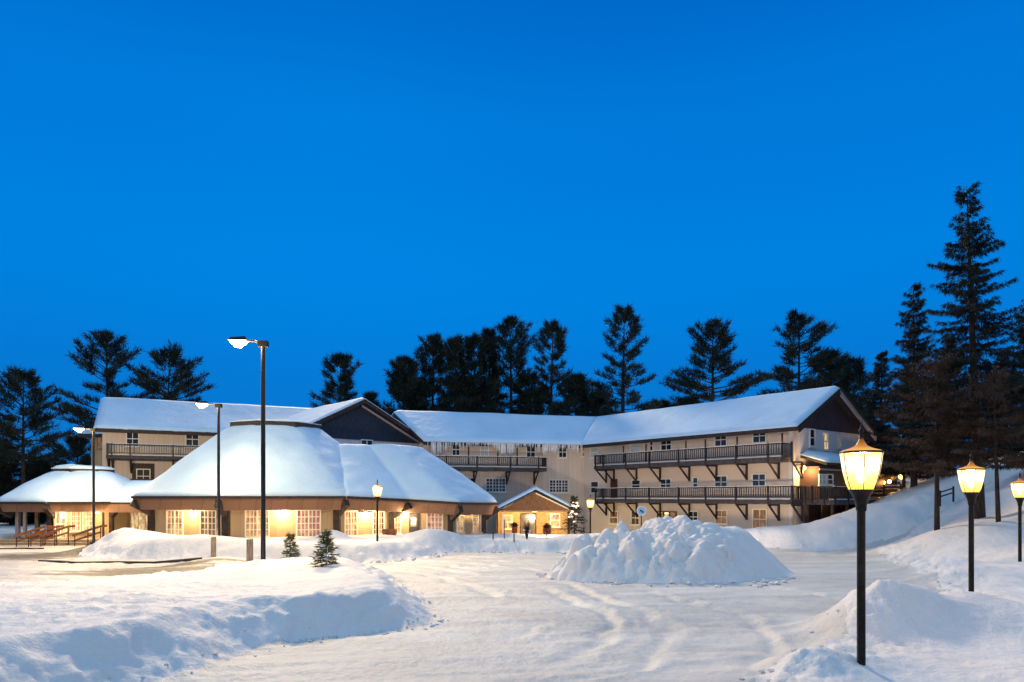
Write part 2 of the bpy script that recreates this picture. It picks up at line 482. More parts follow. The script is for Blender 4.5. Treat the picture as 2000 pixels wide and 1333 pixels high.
def H(x, y, fl=None):
    x = np.asarray(x, float); y = np.asarray(y, float)
    d1, d2, d3, d4 = fl if fl is not None else fields(x, y)
    b = -0.60 * sstep(11, 36, y) - 0.45 * sstep(38, 46, y)
    w1 = 1.25 + 3.2 * sstep(13.5, 17, y) * sstep(-6, -10, x)
    w1 = np.where(y < 14, w1 * .8, w1)
    h1 = .42 * (.55 * np.clip(d1 / w1, 0, 1) + .45 * sstep(0, 1, d1 / w1)) * (1 + .45 * np.exp(-((d1 - 1.05) / .65) ** 2) * sstep(-1.5, -2.6, x) * (y < 15))
    h1 = h1 * (1 - .72 * sstep(11.5, 16, y) * sstep(-6.5, -9.5, x))
    h2 = .70 * sstep(0, 1.7, d2)
    w3 = .9 + 1.5 * sstep(14, 20, y)
    h3 = (.10 + .12 * sstep(14, 20, y)) * sstep(0, 1, d3 / w3)
    h4 = .75 * sstep(0, 2.0, d4)
    h = b + h1 + h2 * (1 - .6 * sstep(40, 45, y)) + h3 + h4
    # heaps
    h = h + .60 * gau(x, y, -18.6, 32.0, 2.2, 1.6) + .25 * gau(x, y, -14.5, 31, 3.0, 1.8) + .20 * gau(x, y, -13, 28.6, 4, 1.2)
    h = h + .50 * gau(x, y, -8.7, 33, .75) + .55 * gau(x, y, -3.9, 34.0, 1.6, 1.2) + .35 * gau(x, y, -10.4, 24.6, 1.6, 1.2) + .15 * gau(x, y, -7.6, 20, 1.5) + .22 * gau(x, y, -4.4, 19.2, 1.2, 2)
    h = h + .12 * gau(x, y, 4.6, 35.5, 2.5, 1.5) - .25 * gau(x, y, 1.6, 37, 2.5, 2.6)
    h = h + .55 * gau(x, y, 6.0, 11.0, .95, .70) + .26 * gau(x, y, 7.0, 10.7, 1.7, .8) + .42 * gau(x, y, 7.7, 11.6, 1.1, .7) + .36 * gau(x, y, 5.15, 10.3, .42, .55) + .26 * gau(x, y, 3.7, 8.5, .55, .45) + .16 * gau(x, y, 4.6, 9.6, .38, .4) + .25 * gau(x, y, 9.6, 10.2, 1.6, .9)
    h = h + .42 * gau(x, y, 13.4, 21.2, 1.3, 1.3) + .30 * gau(x, y, 12.2, 18.6, 1.0) + .16 * gau(x, y, 14.5, 19, 1.6) 
    h = h + .42 * gau(x, y, 14.2, 37.0, 3.2, 1.7) + .45 * gau(x, y, 18.2, 37.0, 2.6, 2) + .15 * gau(x, y, 21.5, 38.5, 2.6, 2.4)
    s = x - 15.3 - .02 * (y - 21)
    hill = 4.9 * sstep(0, 1, s / 17.0) * .55 + 4.9 * .45 * np.clip(s / 12.5, 0, 1)
    h = h + hill * sstep(8, 22, y) + .55 * gau(x, y, 17.6, 27.5, 2.4, 3)
    # far hillside right stays flat behind
    snow = np.maximum.reduce([sstep(-.2, .8, d1), sstep(-.2, .8, d2), sstep(-.2, .8, d3), sstep(-.2, .8, d4)])
    lump = fbm(x * .45, y * .45, 3) * .10 + fbm(x * 1.6 + 5, y * 1.6, 3) * .05
    h = h + snow * lump * (1 - .5 * sstep(18, 60, y))
    # rough ploughed edges
    edge = np.maximum.reduce([np.exp(-((d - .45) / .55) ** 2) for d in (d1, d2, d3)])
    rough = np.abs(fbm(x * 2.3, y * 2.3, 4, .6)) * .17 + fbm(x * 7, y * 7, 2) * .035
    eastw = 1 - .25 * sstep(-2.5, -5, x) * (y < 13)
    h = h + sstep(.8, 1.6, d1) * (y < 24) * (np.abs(fbm(x * 2.6, y * 2.6, 4, .6)) * .06 * sstep(-.15, .35, fbm(x * .35 + 9, y * .5, 2)) )
    h = h + edge * rough * eastw
    h = h + fbm(x * 5 + 3, y * 5, 3) * .012 + fbm(x * 14, y * 9, 2) * .006
    # faint tyre tracks / scraped ridges on the packed road
    road = 1 - snow
    h = h + road * (fbm((x * .35 + y * .10) * 1.0, y * 2.2 - x * .5, 3) * .040 + fbm(x * 1.3 + y * .5, y * 3.1, 3) * .016)
    for rr in (1.7, 3.1, 4.0, 5.5, 7.4, 8.8):
        h = h + road * .045 * (-np.exp(-((d1 + rr) / .16) ** 2) + .5 * np.exp(-((d1 + rr + .30) / .12) ** 2)) * sstep(-.35, .25, fbm(x * .3 + rr * 3, y * .3, 2))
    h = h + np.clip(hill, 0, 1) * fbm(x * .3, y * .3, 3) * .35
    return h
def hz(x, y):
    a = np.array([float(x)]); b = np.array([float(y)])
    return float(H(a, b)[0])

ys = np.concatenate([[-60, -30, -14, -6, -2, 0, 1.2], np.geomspace(2.2, 600, 860)])
us = np.linspace(-1, 1, 860)
us = np.sign(us) * (np.abs(us) ** 1.0) * 1.12
U, YY = np.meshgrid(us, ys)
WD = np.maximum(YY, 0) + 5 + np.maximum(-YY, 0) * 1.2
XX = U * WD
fl = fields(XX, YY)
ZZ = H(XX, YY, fl)
far = sstep(75, 130, YY)
ZZ = ZZ * (1 - far) + far * (1.0 + np.clip(XX, -200, 200) * .01)
verts = np.stack([XX, YY, ZZ], -1).reshape(-1, 3)
ny, nx = XX.shape
idx = np.arange(ny * nx).reshape(ny, nx)
quads = np.stack([idx[:-1, :-1], idx[:-1, 1:], idx[1:, 1:], idx[1:, :-1]], -1).reshape(-1, 4)
dm = np.maximum.reduce(fl)
dq = (dm[:-1, :-1] + dm[1:, 1:]) / 2
xq = (XX[:-1, :-1] + XX[1:, 1:]) / 2; yq = (YY[:-1, :-1] + YY[1:, 1:]) / 2
isroad = (dq < 0.03) & (yq < 60) & (yq > -70)
park = isroad & (xq < -8.2) & (yq > 14)
isroad = isroad & ~park
for nm, msk, mt in (('snow_ground', ~(isroad | park), M_snow), ('road', isroad, M_road), ('parking_lot', park, M_park)):
    q = quads[msk.ravel()]
    used, inv = np.unique(q, return_inverse=True)
    o = link_mesh(nm, verts[used], inv.reshape(-1, 4), mt, None, True)
    tag(o, kind='structure')

# the big ploughed heap in the middle of the road
def mound():
    nxg, nyg = 300, 240
    x = np.linspace(.3, 11.2, nxg); y = np.linspace(16.6, 28.0, nyg)
    X, Y = np.meshgrid(x, y)
    def lobe(cx, cy, rx, ry, h, p=1.3):
        q = np.clip(1 - np.sqrt(((X - cx) / rx) ** 2 + ((Y - cy) / ry) ** 2), 0, 1)
        return h * sstep(0, .62, q) ** p
    wob = fbm(X * .9, Y * .9, 3)
    L = [lobe(2.9, 20.5, 2.0, 2.2, .82, .8), lobe(4.4, 20.9, 2.3, 3.1, .90, .8), lobe(6.2, 23.3, 3.2, 4.2, 1.52, .9), lobe(5.5, 21.4, 2.4, 3.2, .98, .9)]
    h = np.zeros_like(X)
    for l in L:
        h = (h ** 3 + l ** 3) ** (1 / 3)
    rough = sstep(6.6, 4.6, X + (Y - 20) * .15 + wob * .8)
    m = sstep(0, .35, h)
    h = h * (1 + .12 * wob)
    h = h + m * (rough * (np.abs(fbm(X * 1.5, Y * 1.5, 3, .45)) * .62 - .05 + np.abs(fbm(X * 3.1, Y * 3.1, 2, .5)) * .20 + fbm(X * 9, Y * 9, 3) * .05)
                 + (1 - rough) * (fbm(X * 1.2, Y * 1.2, 3) * .08 + fbm(X * 8, Y * 8, 2) * .015))
    rr_ = np.random.RandomState(3); h0 = h.copy()
    for i in range(420):
        cx = rr_.uniform(.9, 7.6); cy = rr_.uniform(17.6, 22.6)
        if cx + (cy - 20) * .15 > 6.4 + rr_.normal(0, .5): continue
        r_ = rr_.uniform(.06, .26) * (1.25 if rr_.rand() < .25 else .8)
        i0 = int((cx - .3) / (x[1] - x[0])); j0 = int((cy - 16.6) / (y[1] - y[0])); w_ = int(r_ / (x[1] - x[0])) + 2
        sl = (slice(max(0, j0 - w_), j0 + w_ + 1), slice(max(0, i0 - w_), i0 + w_ + 1))
        lx = X[sl] - cx; ly = Y[sl] - cy
        an = rr_.uniform(0, 3); kx = lx * math.cos(an) + ly * math.sin(an); ky = -lx * math.sin(an) + ly * math.cos(an)
        q = np.abs(kx / r_) ** 2.4 + np.abs(ky / (r_ * rr_.uniform(.6, 1))) ** 2.4
        hb = h0[min(j0, nyg - 1), min(i0, nxg - 1)]
        if hb < .10: continue
        top = h0[sl] * .6 + hb * .4 + r_ * .50 * np.clip(1 - q, 0, 1) ** .5 - .02 + kx * rr_.uniform(-.3, .3)
        h[sl] = np.where(q < 1, np.maximum(h[sl], top), h[sl])
    base = H(X, Y) - .05
    Z = base + np.where(h > .0, h, 0)
    keep = h > .012
    vs = np.stack([X, Y, Z], -1).reshape(-1, 3)
    id_ = np.arange(nxg * nyg).reshape(nyg, nxg)
    q = np.stack([id_[:-1, :-1], id_[:-1, 1:], id_[1:, 1:], id_[1:, :-1]], -1).reshape(-1, 4)
    k = (keep[:-1, :-1] | keep[1:, 1:] | keep[1:, :-1] | keep[:-1, 1:]).ravel()
    q = q[k]
    used, inv = np.unique(q, return_inverse=True)
    o = link_mesh('snow_heap', vs[used], inv.reshape(-1, 4), M_snow, None, True)
    tag(o, 'big lumpy ploughed snow heap in the middle of the packed road', 'snow pile')
mound()

# loose chunks of snow along the ploughed edges (uncountable)
def chunks():
    rnd = random.Random(5)
    mb = MB()
    def rock(x, y, r):
        z = hz(x, y)
        vs = [(1, 0, 0), (-1, 0, 0), (0, 1, 0), (0, -1, 0), (0, 0, 1), (0, 0, -1), (.6, .6, .6), (-.6, .6, .6), (.6, -.6, .6), (-.6, -.6, .6)]
        fs = [(4, 6, 0, 8), (4, 8, 3, 9), (4, 9, 1, 7), (4, 7, 2, 6), (6, 2, 0), (8, 0, 3), (9, 3, 1), (7, 1, 2), (5, 0, 2), (5, 3, 0), (5, 1, 3), (5, 2, 1)]
        sx, sy, sz = r * rnd.uniform(.7, 1.4), r * rnd.uniform(.7, 1.4), r * rnd.uniform(.5, .9)
        a = rnd.uniform(0, 6.28); ca, sa = math.cos(a), math.sin(a)
        out = []
        for v in vs:
            q = [c * rnd.uniform(.75, 1.15) for c in v]
            px_, py_ = q[0] * sx, q[1] * sy
            out.append((x + px_ * ca - py_ * sa, y + px_ * sa + py_ * ca, z + q[2] * sz + sz * .3))
        mb.add(out, fs)
    edges = [(P1, 1, 10, 70, .032), (P2, 4, 12, 120, .08), (P3, 1, 11, 60, .04)]
    for P, a, b, n, r in edges:
        for i in range(n):
            k = rnd.randint(a, b - 1) if P is not P1 else rnd.choice((1, 2, 2, 3, 3, 4, 5, 6, 7, 8, 9)); t = rnd.random()
            x = P[k][0] * (1 - t) + P[k + 1][0] * t + rnd.gauss(0, .14); y = P[k][1] * (1 - t) + P[k + 1][1] * t + rnd.gauss(0, .14)
            rock(x, y, r * rnd.uniform(.3, 1.3))
    for i in range(70):
        a = rnd.uniform(math.pi * .9, math.pi * 1.9)
        rr = rnd.uniform(.98, 1.22)
        x = 4.6 + math.cos(a) * 3.2 * rr; y = 20.8 + math.sin(a) * 2.9 * rr
        rock(x, y, rnd.uniform(.02, .10))
    o = mb.build('snow_chunks', M_snow, None, False)
    tag(o, 'loose lumps of snow scattered along the ploughed edges', 'snow chunks', kind='stuff')
chunks()

# ------------------------------------------------------------------ building helpers
def offset_line(pts, d):
    """offset polyline to the camera side by d, mitred"""
    fr = [Frame(pts[i], pts[i + 1]) for i in range(len(pts) - 1)]
    out = []
    for i in range(len(pts)):
        p = Vector((pts[i][0], pts[i][1]))
        if i == 0: out.append(p + fr[0].n * d)
        elif i == len(pts) - 1: out.append(p + fr[-1].n * d)
        else:
            n = (fr[i - 1].n + fr[i].n); n.normalize()
            out.append(p + n * (d / max(.3, n.dot(fr[i].n))))
    return out

def snow_sheet(name, fn, nu, nv, thick, parent, free=(1, 1, 1, 1), lens=(10, 5), seed=0, mat_=None, lip=.32, amp=.05):
    """fn(u,v)->Vector of base surface; free = (u0,u1,v0,v1) edges that are rounded off"""
    vs = []; fs = []
    Lu, Lv = lens
    for j in range(nv + 1):
        v = j / nv
        for i in range(nu + 1):
            u = i / nu
            p = fn(u, v)
            d = 9
            if free[0]: d = min(d, u * Lu)
            if free[1]: d = min(d, (1 - u) * Lu)
            if free[2]: d = min(d, v * Lv)
            if free[3]: d = min(d, (1 - v) * Lv)
            q = min(1, d / lip)
            prof = .30 + .70 * math.sqrt(max(0, 1 - (1 - q) ** 2))
            nz = mnoise.noise(Vector((p.x * .35 + seed, p.y * .35, p.z * .35))) * amp * 1.6 + mnoise.noise(Vector((p.x * 1.3, p.y * 1.3 + seed, p.z))) * amp * .6
            vs.append((p.x, p.y, p.z + thick * prof + nz * q))
    top = (nu + 1) * (nv + 1)
    for j in range(nv):
        for i in range(nu):
            a = j * (nu + 1) + i
            fs.append((a, a + 1, a + nu + 2, a + nu + 1))
    border = [i for i in range(nu + 1)] + [j * (nu + 1) + nu for j in range(1, nv + 1)] + [nv * (nu + 1) + i for i in range(nu - 1, -1, -1)] + [j * (nu + 1) for j in range(nv - 1, 0, -1)]
    for k, bi in enumerate(border):
        j, i = divmod(bi, nu + 1)
        p = fn(i / nu, j / nv)
        vs.append((p.x, p.y, p.z))
    m = len(border)
    for k in range(m):
        a, b = border[k], border[(k + 1) % m]
        fs.append((a, top + k, top + (k + 1) % m, b))
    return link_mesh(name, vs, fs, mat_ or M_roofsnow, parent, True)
def bil(a, b, c, d):
    a, b, c, d = map(Vector, (a, b, c, d))
    return lambda u, v: (a * (1 - u) + b * u) * (1 - v) + (d * (1 - u) + c * u) * v

def window(fr, parent, px0, px1, py0, py1, pane=None, cols=2, rows=2, trim=None, mull=1, sill=True, bw=.07, sillsnow=False, rail=True):
    a0, a1, z0, z1 = fr.rect(px0, px1, py0, py1)
    trim = trim or M_trimw
    m = MB()
    D = .07
    m.fbox(fr, a0, a0 + bw, 0, D, z0, z1); m.fbox(fr, a1 - bw, a1, 0, D, z0, z1)
    m.fbox(fr, a0 + bw, a1 - bw, 0, D, z1 - bw, z1); m.fbox(fr, a0 + bw, a1 - bw, 0, D, z0, z0 + bw)
    ai, aj, zi, zj = a0 + bw, a1 - bw, z0 + bw, z1 - bw
    mid = []
    for k in range(mull):
        c = ai + (aj - ai) * (k + 1) / (mull + 1)
        if mull: 
            m.fbox(fr, c - .035, c + .035, 0, D - .004, zi, zj); mid.append(c)
    if rail:
        c = (zi + zj) / 2
        m.fbox(fr, ai, aj, 0, D - .010, c - .028, c + .028)
    xs = [ai] + mid + [aj]
    for q in range(len(xs) - 1):
        for k in range(1, cols):
            c = xs[q] + (xs[q + 1] - xs[q]) * k / cols
            m.fbox(fr, c - .019, c + .019, 0, D - .030, zi, zj)
    for k in range(1, rows):
        c = zi + (zj - zi) * k / rows
        if rail and abs(c - (zi + zj) / 2) < .04: continue
        m.fbox(fr, ai, aj, 0, D - .034, c - .019, c + .019)
    o = m.build('window', trim, parent)
    p = MB(); p.fbox(fr, ai + .001, aj - .001, .004, .018, zi + .001, zj - .001)
    p.build('pane', pane or M_glass, o)
    if sill:
        s = MB(); s.fbox(fr, a0 - .06, a1 + .06, 0, .13, z0 - .06, z0)
        s.build('sill', trim, o)
    return o

def point_light(name, loc, power, color, radius=.08, parent=None, kind='POINT', rot=None, size=None, spread=None):
    l = bpy.data.lights.new(name, kind)
    l.energy = power; l.color = color
    if kind in ('POINT', 'SPOT'): l.shadow_soft_size = radius
    if kind == 'SPOT':
        l.spot_size = size or math.radians(150); l.spot_blend = .8
    o = bpy.data.objects.new(name, l); C.objects.link(o)
    if parent is not None:
        o.parent = parent; o.location = Vector(loc) - origin(parent)
    else: o.location = loc
    if rot: o.rotation_euler = rot
    return o

def sconce(fr, parent_building_label, px, py, power=45, color=WHITEWARM):
    """wall lamp hung on the wall: part of the building it is fixed to"""
    a, z = fr.hit(px, py)
    m = MB(); m.fbox(fr, a - .05, a + .05, 0, .10, z + .10, z + .16); m.fbox(fr, a - .03, a + .03, 0, .03, z - .10, z + .10)
    o = m.build('wall_lamp', M_pole, parent_building_label)
    p = fr.pt(a, .10, z)
    s = MB(); s.lathe(p[0], p[1], [(.035, z - .07), (.055, z - .03), (.055, z + .06), (.04, z + .098)], 10)
    s.build('bulb', M_sconce, o, True)
    q = fr.pt(a, .42, z - .02)
    point_light('lamp_light', q, power, color, .10, o)

# ------------------------------------------------------------------ main lodge
lodge = empty('lodge_building', (5, 54, -1), 'long three-storey tan lodge with snowy roofs and dark balconies', 'building')
A = (-6.6, 50.6); J = (5.67, 54.0); B = (16.5, 40.0)
MW = Frame(A, J); RW = Frame(J, B)
wdir = Vector((.791, .612))
EW = Frame(B, (B[0] + wdir.x * 8.6, B[1] + wdir.y * 8.6))
EZ, RZ = 6.26, 8.62
GB = -1.6
back = offset_line([A, J, B], -8.6)
w = MB()
w.fbox(MW, 0, MW.L, -.3, 0, GB, EZ)
w.poly([(*back[0], GB), (*A, GB), (*A, EZ), (*back[0], EZ)])
w.poly([(*back[0], GB), (*back[0], EZ), (*back[1], EZ), (*back[1], GB)])
w.build('middle_wall', M_wall, lodge)
w = MB(); w.fbox(RW, 0, RW.L, -.3, 0, GB, EZ)
w.poly([(*back[1], GB), (*back[1], EZ), (*back[2], EZ), (*back[2], GB)])
w.build('wing_wall', M_wall, lodge)
w = MB(); w.fbox(EW, 0, EW.L, -.3, -.003, GB, EZ + .2)
w.build('end_wall', M_wallpale, lodge)
# gable of the right end
w = MB()
g0 = EW.pt(-.30, .02, EZ + .02); g1 = EW.pt(EW.L + .2, .02, EZ + .02); gp = EW.pt(EW.L / 2, .02, RZ - .02)
h0 = EW.pt(-.30, -.2, EZ + .02); h1 = EW.pt(EW.L + .2, -.2, EZ + .02); hp = EW.pt(EW.L / 2, -.2, RZ - .02)
w.add([g0, g1, gp, h0, h1, hp], [(0, 1, 2), (3, 5, 4), (0, 3, 4, 1), (1, 4, 5, 2), (2, 5, 3, 0)])
w.build('gable', M_gablebrown, lodge)
# roof slab
ext = .55
pts = [A, J, (B[0] + RW.u.x * ext, B[1] + RW.u.y * ext)]
eF = offset_line(pts, .50); rg = offset_line(pts, -4.30); eB = offset_line(pts, -9.1)
rg[0] = rg[0] - MW.u * 1.7; eB[0] = eB[0] - MW.u * 3.4
rz_e = EZ - (RZ - EZ) * .5 / 4.3
roof = MB(); th = .24
for i in range(2):
    for (lo, hi) in ((eF, rg), (eB, rg)):
        a, b, c, d = (*lo[i], rz_e), (*lo[i + 1], rz_e), (*hi[i + 1], RZ), (*hi[i], RZ)
        up = lambda p: (p[0], p[1], p[2] + th)
        roof.hexa([a, b, c, d, up(a), up(b), up(c), up(d)])
ro = roof.build('roof', M_roofslab, lodge)
fz = rz_e + th
def wing_snow(i, fr_):
    lo, hi = eF, rg
    L = (lo[i + 1] - lo[i]).length
    out = Vector(fr_.n) * .06
    f = bil((lo[i].x + out.x, lo[i].y + out.y, fz), (lo[i + 1].x + out.x, lo[i + 1].y + out.y, fz), (*hi[i + 1], RZ + th), (*hi[i], RZ + th))
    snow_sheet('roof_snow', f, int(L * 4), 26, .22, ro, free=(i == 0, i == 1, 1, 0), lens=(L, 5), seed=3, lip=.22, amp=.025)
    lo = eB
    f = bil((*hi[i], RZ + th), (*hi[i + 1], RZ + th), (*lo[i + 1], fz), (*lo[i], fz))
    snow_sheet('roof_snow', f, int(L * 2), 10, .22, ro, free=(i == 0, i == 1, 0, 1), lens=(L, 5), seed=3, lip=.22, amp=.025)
wing_snow(0, MW); wing_snow(1, RW)
# barge boards on the right gable
eA = Vector((*eF[2], rz_e + .02)); eR = Vector((*rg[2], RZ + .02)); eC = Vector((*eB[2], rz_e + .02))
off = Vector((RW.u.x, RW.u.y, 0)) * .04
m = MB(); m.beam(eA + off, eR + off, .06, .30); m.build('barge_board', M_darkwood, ro)
m = MB(); m.beam(eR + off, eC + off, .06, .34); m.build('barge_board', M_barge, ro)
m = MB(); m.beam(eR + off * 2 + Vector((0, 0, .22)), eC + off * 2 + Vector((0, 0, .22)), .10, .12); m.build('drip_edge', M_darkwood, ro)
# front fascia
m = MB()
for i in range(2):
    fr_ = (MW, RW)[i]; n3 = Vector((fr_.n.x, fr_.n.y, 0)) * .03
    m.beam(Vector((*eF[i], rz_e + .10)) + n3, Vector((*eF[i + 1], rz_e + .10)) + n3, .04, .22)
m.build('fascia', M_darkwood, ro)

# windows of the middle and right wings
Wn = lambda fr, *a, **k: window(fr, lodge, *a, **k)
for (p0, p1, q0, q1) in ((882, 899, 866, 891), (1027, 1046, 872, 895), (1090, 1107, 872, 895)):
    Wn(MW, p0, p1, q0, q1, mull=0)
Wn(MW, 937, 955, 868, 892, pane=M_blind, mull=0)
Wn(MW, 1135, 1143, 872, 893, pane=M_litdim, mull=0, cols=1)
Wn(MW, 948, 988, 934, 962, mull=2, cols=2, rows=4)
Wn(MW, 1072, 1110, 937, 963, mull=2, cols=2, rows=4)
Wn(MW, 911, 926, 933, 950, mull=0)
for (p0, p1, q0, q1, pn, cc) in ((1153, 1170, 873, 895, M_blind, 1), (1232, 1252, 863, 886, M_blind, 1), (1269, 1277, 860, 882, None, 1), (1291, 1313, 857, 881, None, 2), (1396, 1421, 846, 873, None, 2), (1470, 1498, 838, 866, None, 2),
        (1154, 1170, 940, 964, None, 1), (1234, 1252, 937, 958, None, 1), (1290, 1312, 935, 957, None, 2), (1353, 1365, 932, 957, None, 1), (1396, 1422, 929, 955, None, 2), (1469, 1497, 925, 952, None, 2),
        (1191, 1208, 998, 1024, M_litdim, 1), (1233, 1250, 998, 1026, None, 2), (1344, 1365, 998, 1022, None, 2), (1397, 1422, 996, 1024, M_litdim, 2), (1470, 1499, 994, 1035, M_litdim, 2)):
    Wn(RW, p0, p1, q0, q1, pane=pn, mull=0, cols=cc, trim=M_trimw if q0 < 990 else M_trimc)
Wn(RW, 1284, 1322, 999, 1026, pane=M_litdim, mull=2, cols=1, rows=1, trim=M_door, sill=False)
for (p0, p1, q0, q1, pn) in ((1580, 1591, 838, 873, None), (1607, 1617, 845, 880, M_litbright), (1635, 1642, 850, 876, M_litdim)):
    Wn(EW, p0, p1, q0, q1, pane=pn, mull=0, cols=1)
a0, a1, z0, z1 = RW.rect(1193, 1206, 936, 978)
d = MB(); d.fbox(RW, a0, a1, 0, .05, z0, z1); do = d.build('door', M_door, lodge)
d = MB(); d.fbox(RW, a1 - .14, a1 - .08, .05, .10, z0 + .9, z0 + 1.0); d.build('handle', M_pole, do)

# thin vertical dividers between the rooms on the top floor and a faint belt board
m = MB()
for px in (1218, 1262, 1340, 1378, 1440, 1528): 
    a, _ = RW.hit(px, 900); m = MB(); m.fbox(RW, a - .05, a + .05, 0, .035, 4.6, 5.95); m.build('trim_board', M_deckfl, lodge)
for px in (915, 972, 1010): 
    a, _ = MW.hit(px, 900); m = MB(); m.fbox(MW, a - .05, a + .05, 0, .035, 4.6, 5.95); m.build('trim_board', M_deckfl, lodge)

def balcony(fr, s0, s1, zb, zt, proj, posts, name='balcony', brk=True, parent=None, side=False):
    parent = parent or lodge
    m = MB(); m.fbox(fr, s0, s1, .003, proj, zb, zb + .28)
    o = m.build(name, M_deckfl, parent)
    sn = MB(); sn.fbox(fr, s0 + .05, s1 - .05, proj - .35, proj - .06, zb + .284, zb + .34); sn.build('snow_strip', M_snow, o)
    r = MB()
    r.fbox(fr, s0, s1, proj - .07, proj + .01, zt - .07, zt)
    r.fbox(fr, s0, s1, proj - .055, proj - .005, zb + .42, zb + .47)
    n = int((s1 - s0) / .16)
    for k in range(n + 1):
        a = s0 + .03 + (s1 - s0 - .06) * k / n
        r.fbox(fr, a - .014, a + .014, proj - .05, proj - .01, zb + .47, zt - .07)
    for e in (s0, s1 - .06):
        r.fbox(fr, e, e + .06, 0, proj - .07, zt - .07, zt)
        for k in range(int(proj / .13)):
            r.fbox(fr, e + .015, e + .045, .06 + k * .13, .10 + k * .13, zb + .28, zt - .07)
    for px in posts:
        a, _ = fr.hit(px, 930, proj)
        r.fbox(fr, a - .05, a + .05, proj - .04, proj + .03, zb, zt + .02)
    r.build('railing', M_rail, o)
    rs_ = MB(); rs_.fbox(fr, s0, s1, proj - .07, proj + .01, zt + .001, zt + .03); rs_.build('rail_snow', M_snow, o)
    if brk:
        for px in posts:
            a, _ = fr.hit(px, 930, proj)
            b = MB()
            b.fbox(fr, a - .055, a + .055, .004, .11, zb - 1.0, zb - .002)
            b.beam(fr.pt(a, .08, zb - .92), fr.pt(a, proj - .08, zb - .04), .09)
            b.fbox(fr, a - .05, a + .05, .11, proj - .02, zb - .10, zb - .003)
            b.build('bracket', M_darkwood, o)
    return o
s0, _ = RW.hit(1160, 900, 1.2)
posts = (1163, 1178, 1222, 1268, 1325, 1378, 1437, 1500, 1546)
balcony(RW, s0, RW.L - .05, 4.22, 5.30, 1.2, posts)
balcony(RW, s0 + .1, RW.L + .55, 1.74, 2.80, 1.2, posts)
s0, _ = MW.hit(850, 900, 1.2); s1, _ = MW.hit(1068, 900, 1.2)
balcony(MW, s0, s1, 4.10, 5.16, 1.2, (872, 932, 997, 1052))
# icicles under the middle eave
rnd = random.Random(11)
m = MB()
e0, e1 = eF[0], eF[1]
for i in range(320):
    t = rnd.random() ** .85
    p = e0 + (e1 - e0) * t
    px = 1000 + p.x / p.y * F
    L = rnd.uniform(.08, .35)
    for c, wd, LL in ((848, 14, 1.35), (868, 9, .8), (905, 12, .4), (978, 10, .85), (995, 12, 1.0), (1060, 14, .7), (1082, 14, .6), (1125, 18, .55), (1143, 8, .5)):
        L += LL * math.exp(-((px - c) / wd) ** 2) * rnd.uniform(.4, 1)
    r0 = .02 + .025 * L
    m.lathe(p.x + MW.n.x * .08 + rnd.uniform(-.03, .03), p.y + MW.n.y * .08 + rnd.uniform(-.05, .05), [(r0, fz + .02), (r0 * .7, fz - L * .4), (.004, fz - L)], 5)
o = m.build('icicles', M_ice, ro, True); tag(o, kind='stuff')

# gable block in the centre
G0 = Vector((-15.0, 46.5)); GP = Vector((-11.07, 50.0)); G1 = Vector((-7.14, 53.5))
GF = Frame(G0, G1)
gz, gpz = 6.45, 9.05
w = MB(); w.fbox(GF, .25, GF.L - .25, -.25, 0, GB, gz - .12); w.build('centre_wall', M_wallpale, lodge)
w = MB()
P = GF.pt
tri = lambda d: [P(.2, d, gz - .12), P(GF.L - .2, d, gz - .12), P(GF.L - .2, d, gz), P(GF.L / 2, d, gpz - .06), P(.2, d, gz)]
w.add(tri(.06) + tri(-.2), [(0, 1, 2, 3, 4), (9, 8, 7, 6, 5), (0, 5, 6, 1), (1, 6, 7, 2), (2, 7, 8, 3), (3, 8, 9, 4), (4, 9, 5, 0)])
w.build('gable', M_gable, lodge)
r = MB(); DB = -9
for (sa, za, sb, zb_) in ((-.35, gz - .22, GF.L / 2, gpz), (GF.L / 2, gpz, GF.L + .35, gz - .22)):
    q = [P(sa, .6, za), P(sb, .6, zb_), P(sb, DB, zb_), P(sa, DB, za)]
    r.hexa(q + [(x, y, z + .22) for x, y, z in q])
gr = r.build('gable_roof', M_roofslab, lodge)
for k, (sa, za, sb, zb_) in enumerate(((-.35, gz - .22, GF.L / 2, gpz), (GF.L + .35, gz - .22, GF.L / 2, gpz))):
    f = bil(P(sa, .62, za + .22), P(sb, .62, zb_ + .22), P(sb, DB, zb_ + .22), P(sa, DB, za + .22))
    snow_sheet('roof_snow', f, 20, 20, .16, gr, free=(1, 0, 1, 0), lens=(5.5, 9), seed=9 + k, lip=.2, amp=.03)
m = MB(); m.beam(P(-.35, .63, gz - .16), P(GF.L / 2, .63, gpz + .06), .06, .26); m.build('barge_board', M_darkwood, gr)
m = MB(); m.beam(P(GF.L / 2, .63, gpz + .06), P(GF.L + .35, .63, gz - .16), .06, .26); m.build('barge_board', M_darkwood, gr)
m = MB(); m.beam(P(GF.L / 2, .14, gpz - .22), P(GF.L - .1, .14, gz - .12), .08, .14); m.build('trim_board', M_barge, gr)
window(GF, lodge, 704, 728, 859, 872, mull=1, rows=1, cols=1, rail=False)
m = MB(); p = P(GF.L + .1, .35, 0); m.tube([(p[0], p[1], GB), (p[0], p[1], gz - .2)], .06, 8); m.build('downpipe', M_barge, lodge)

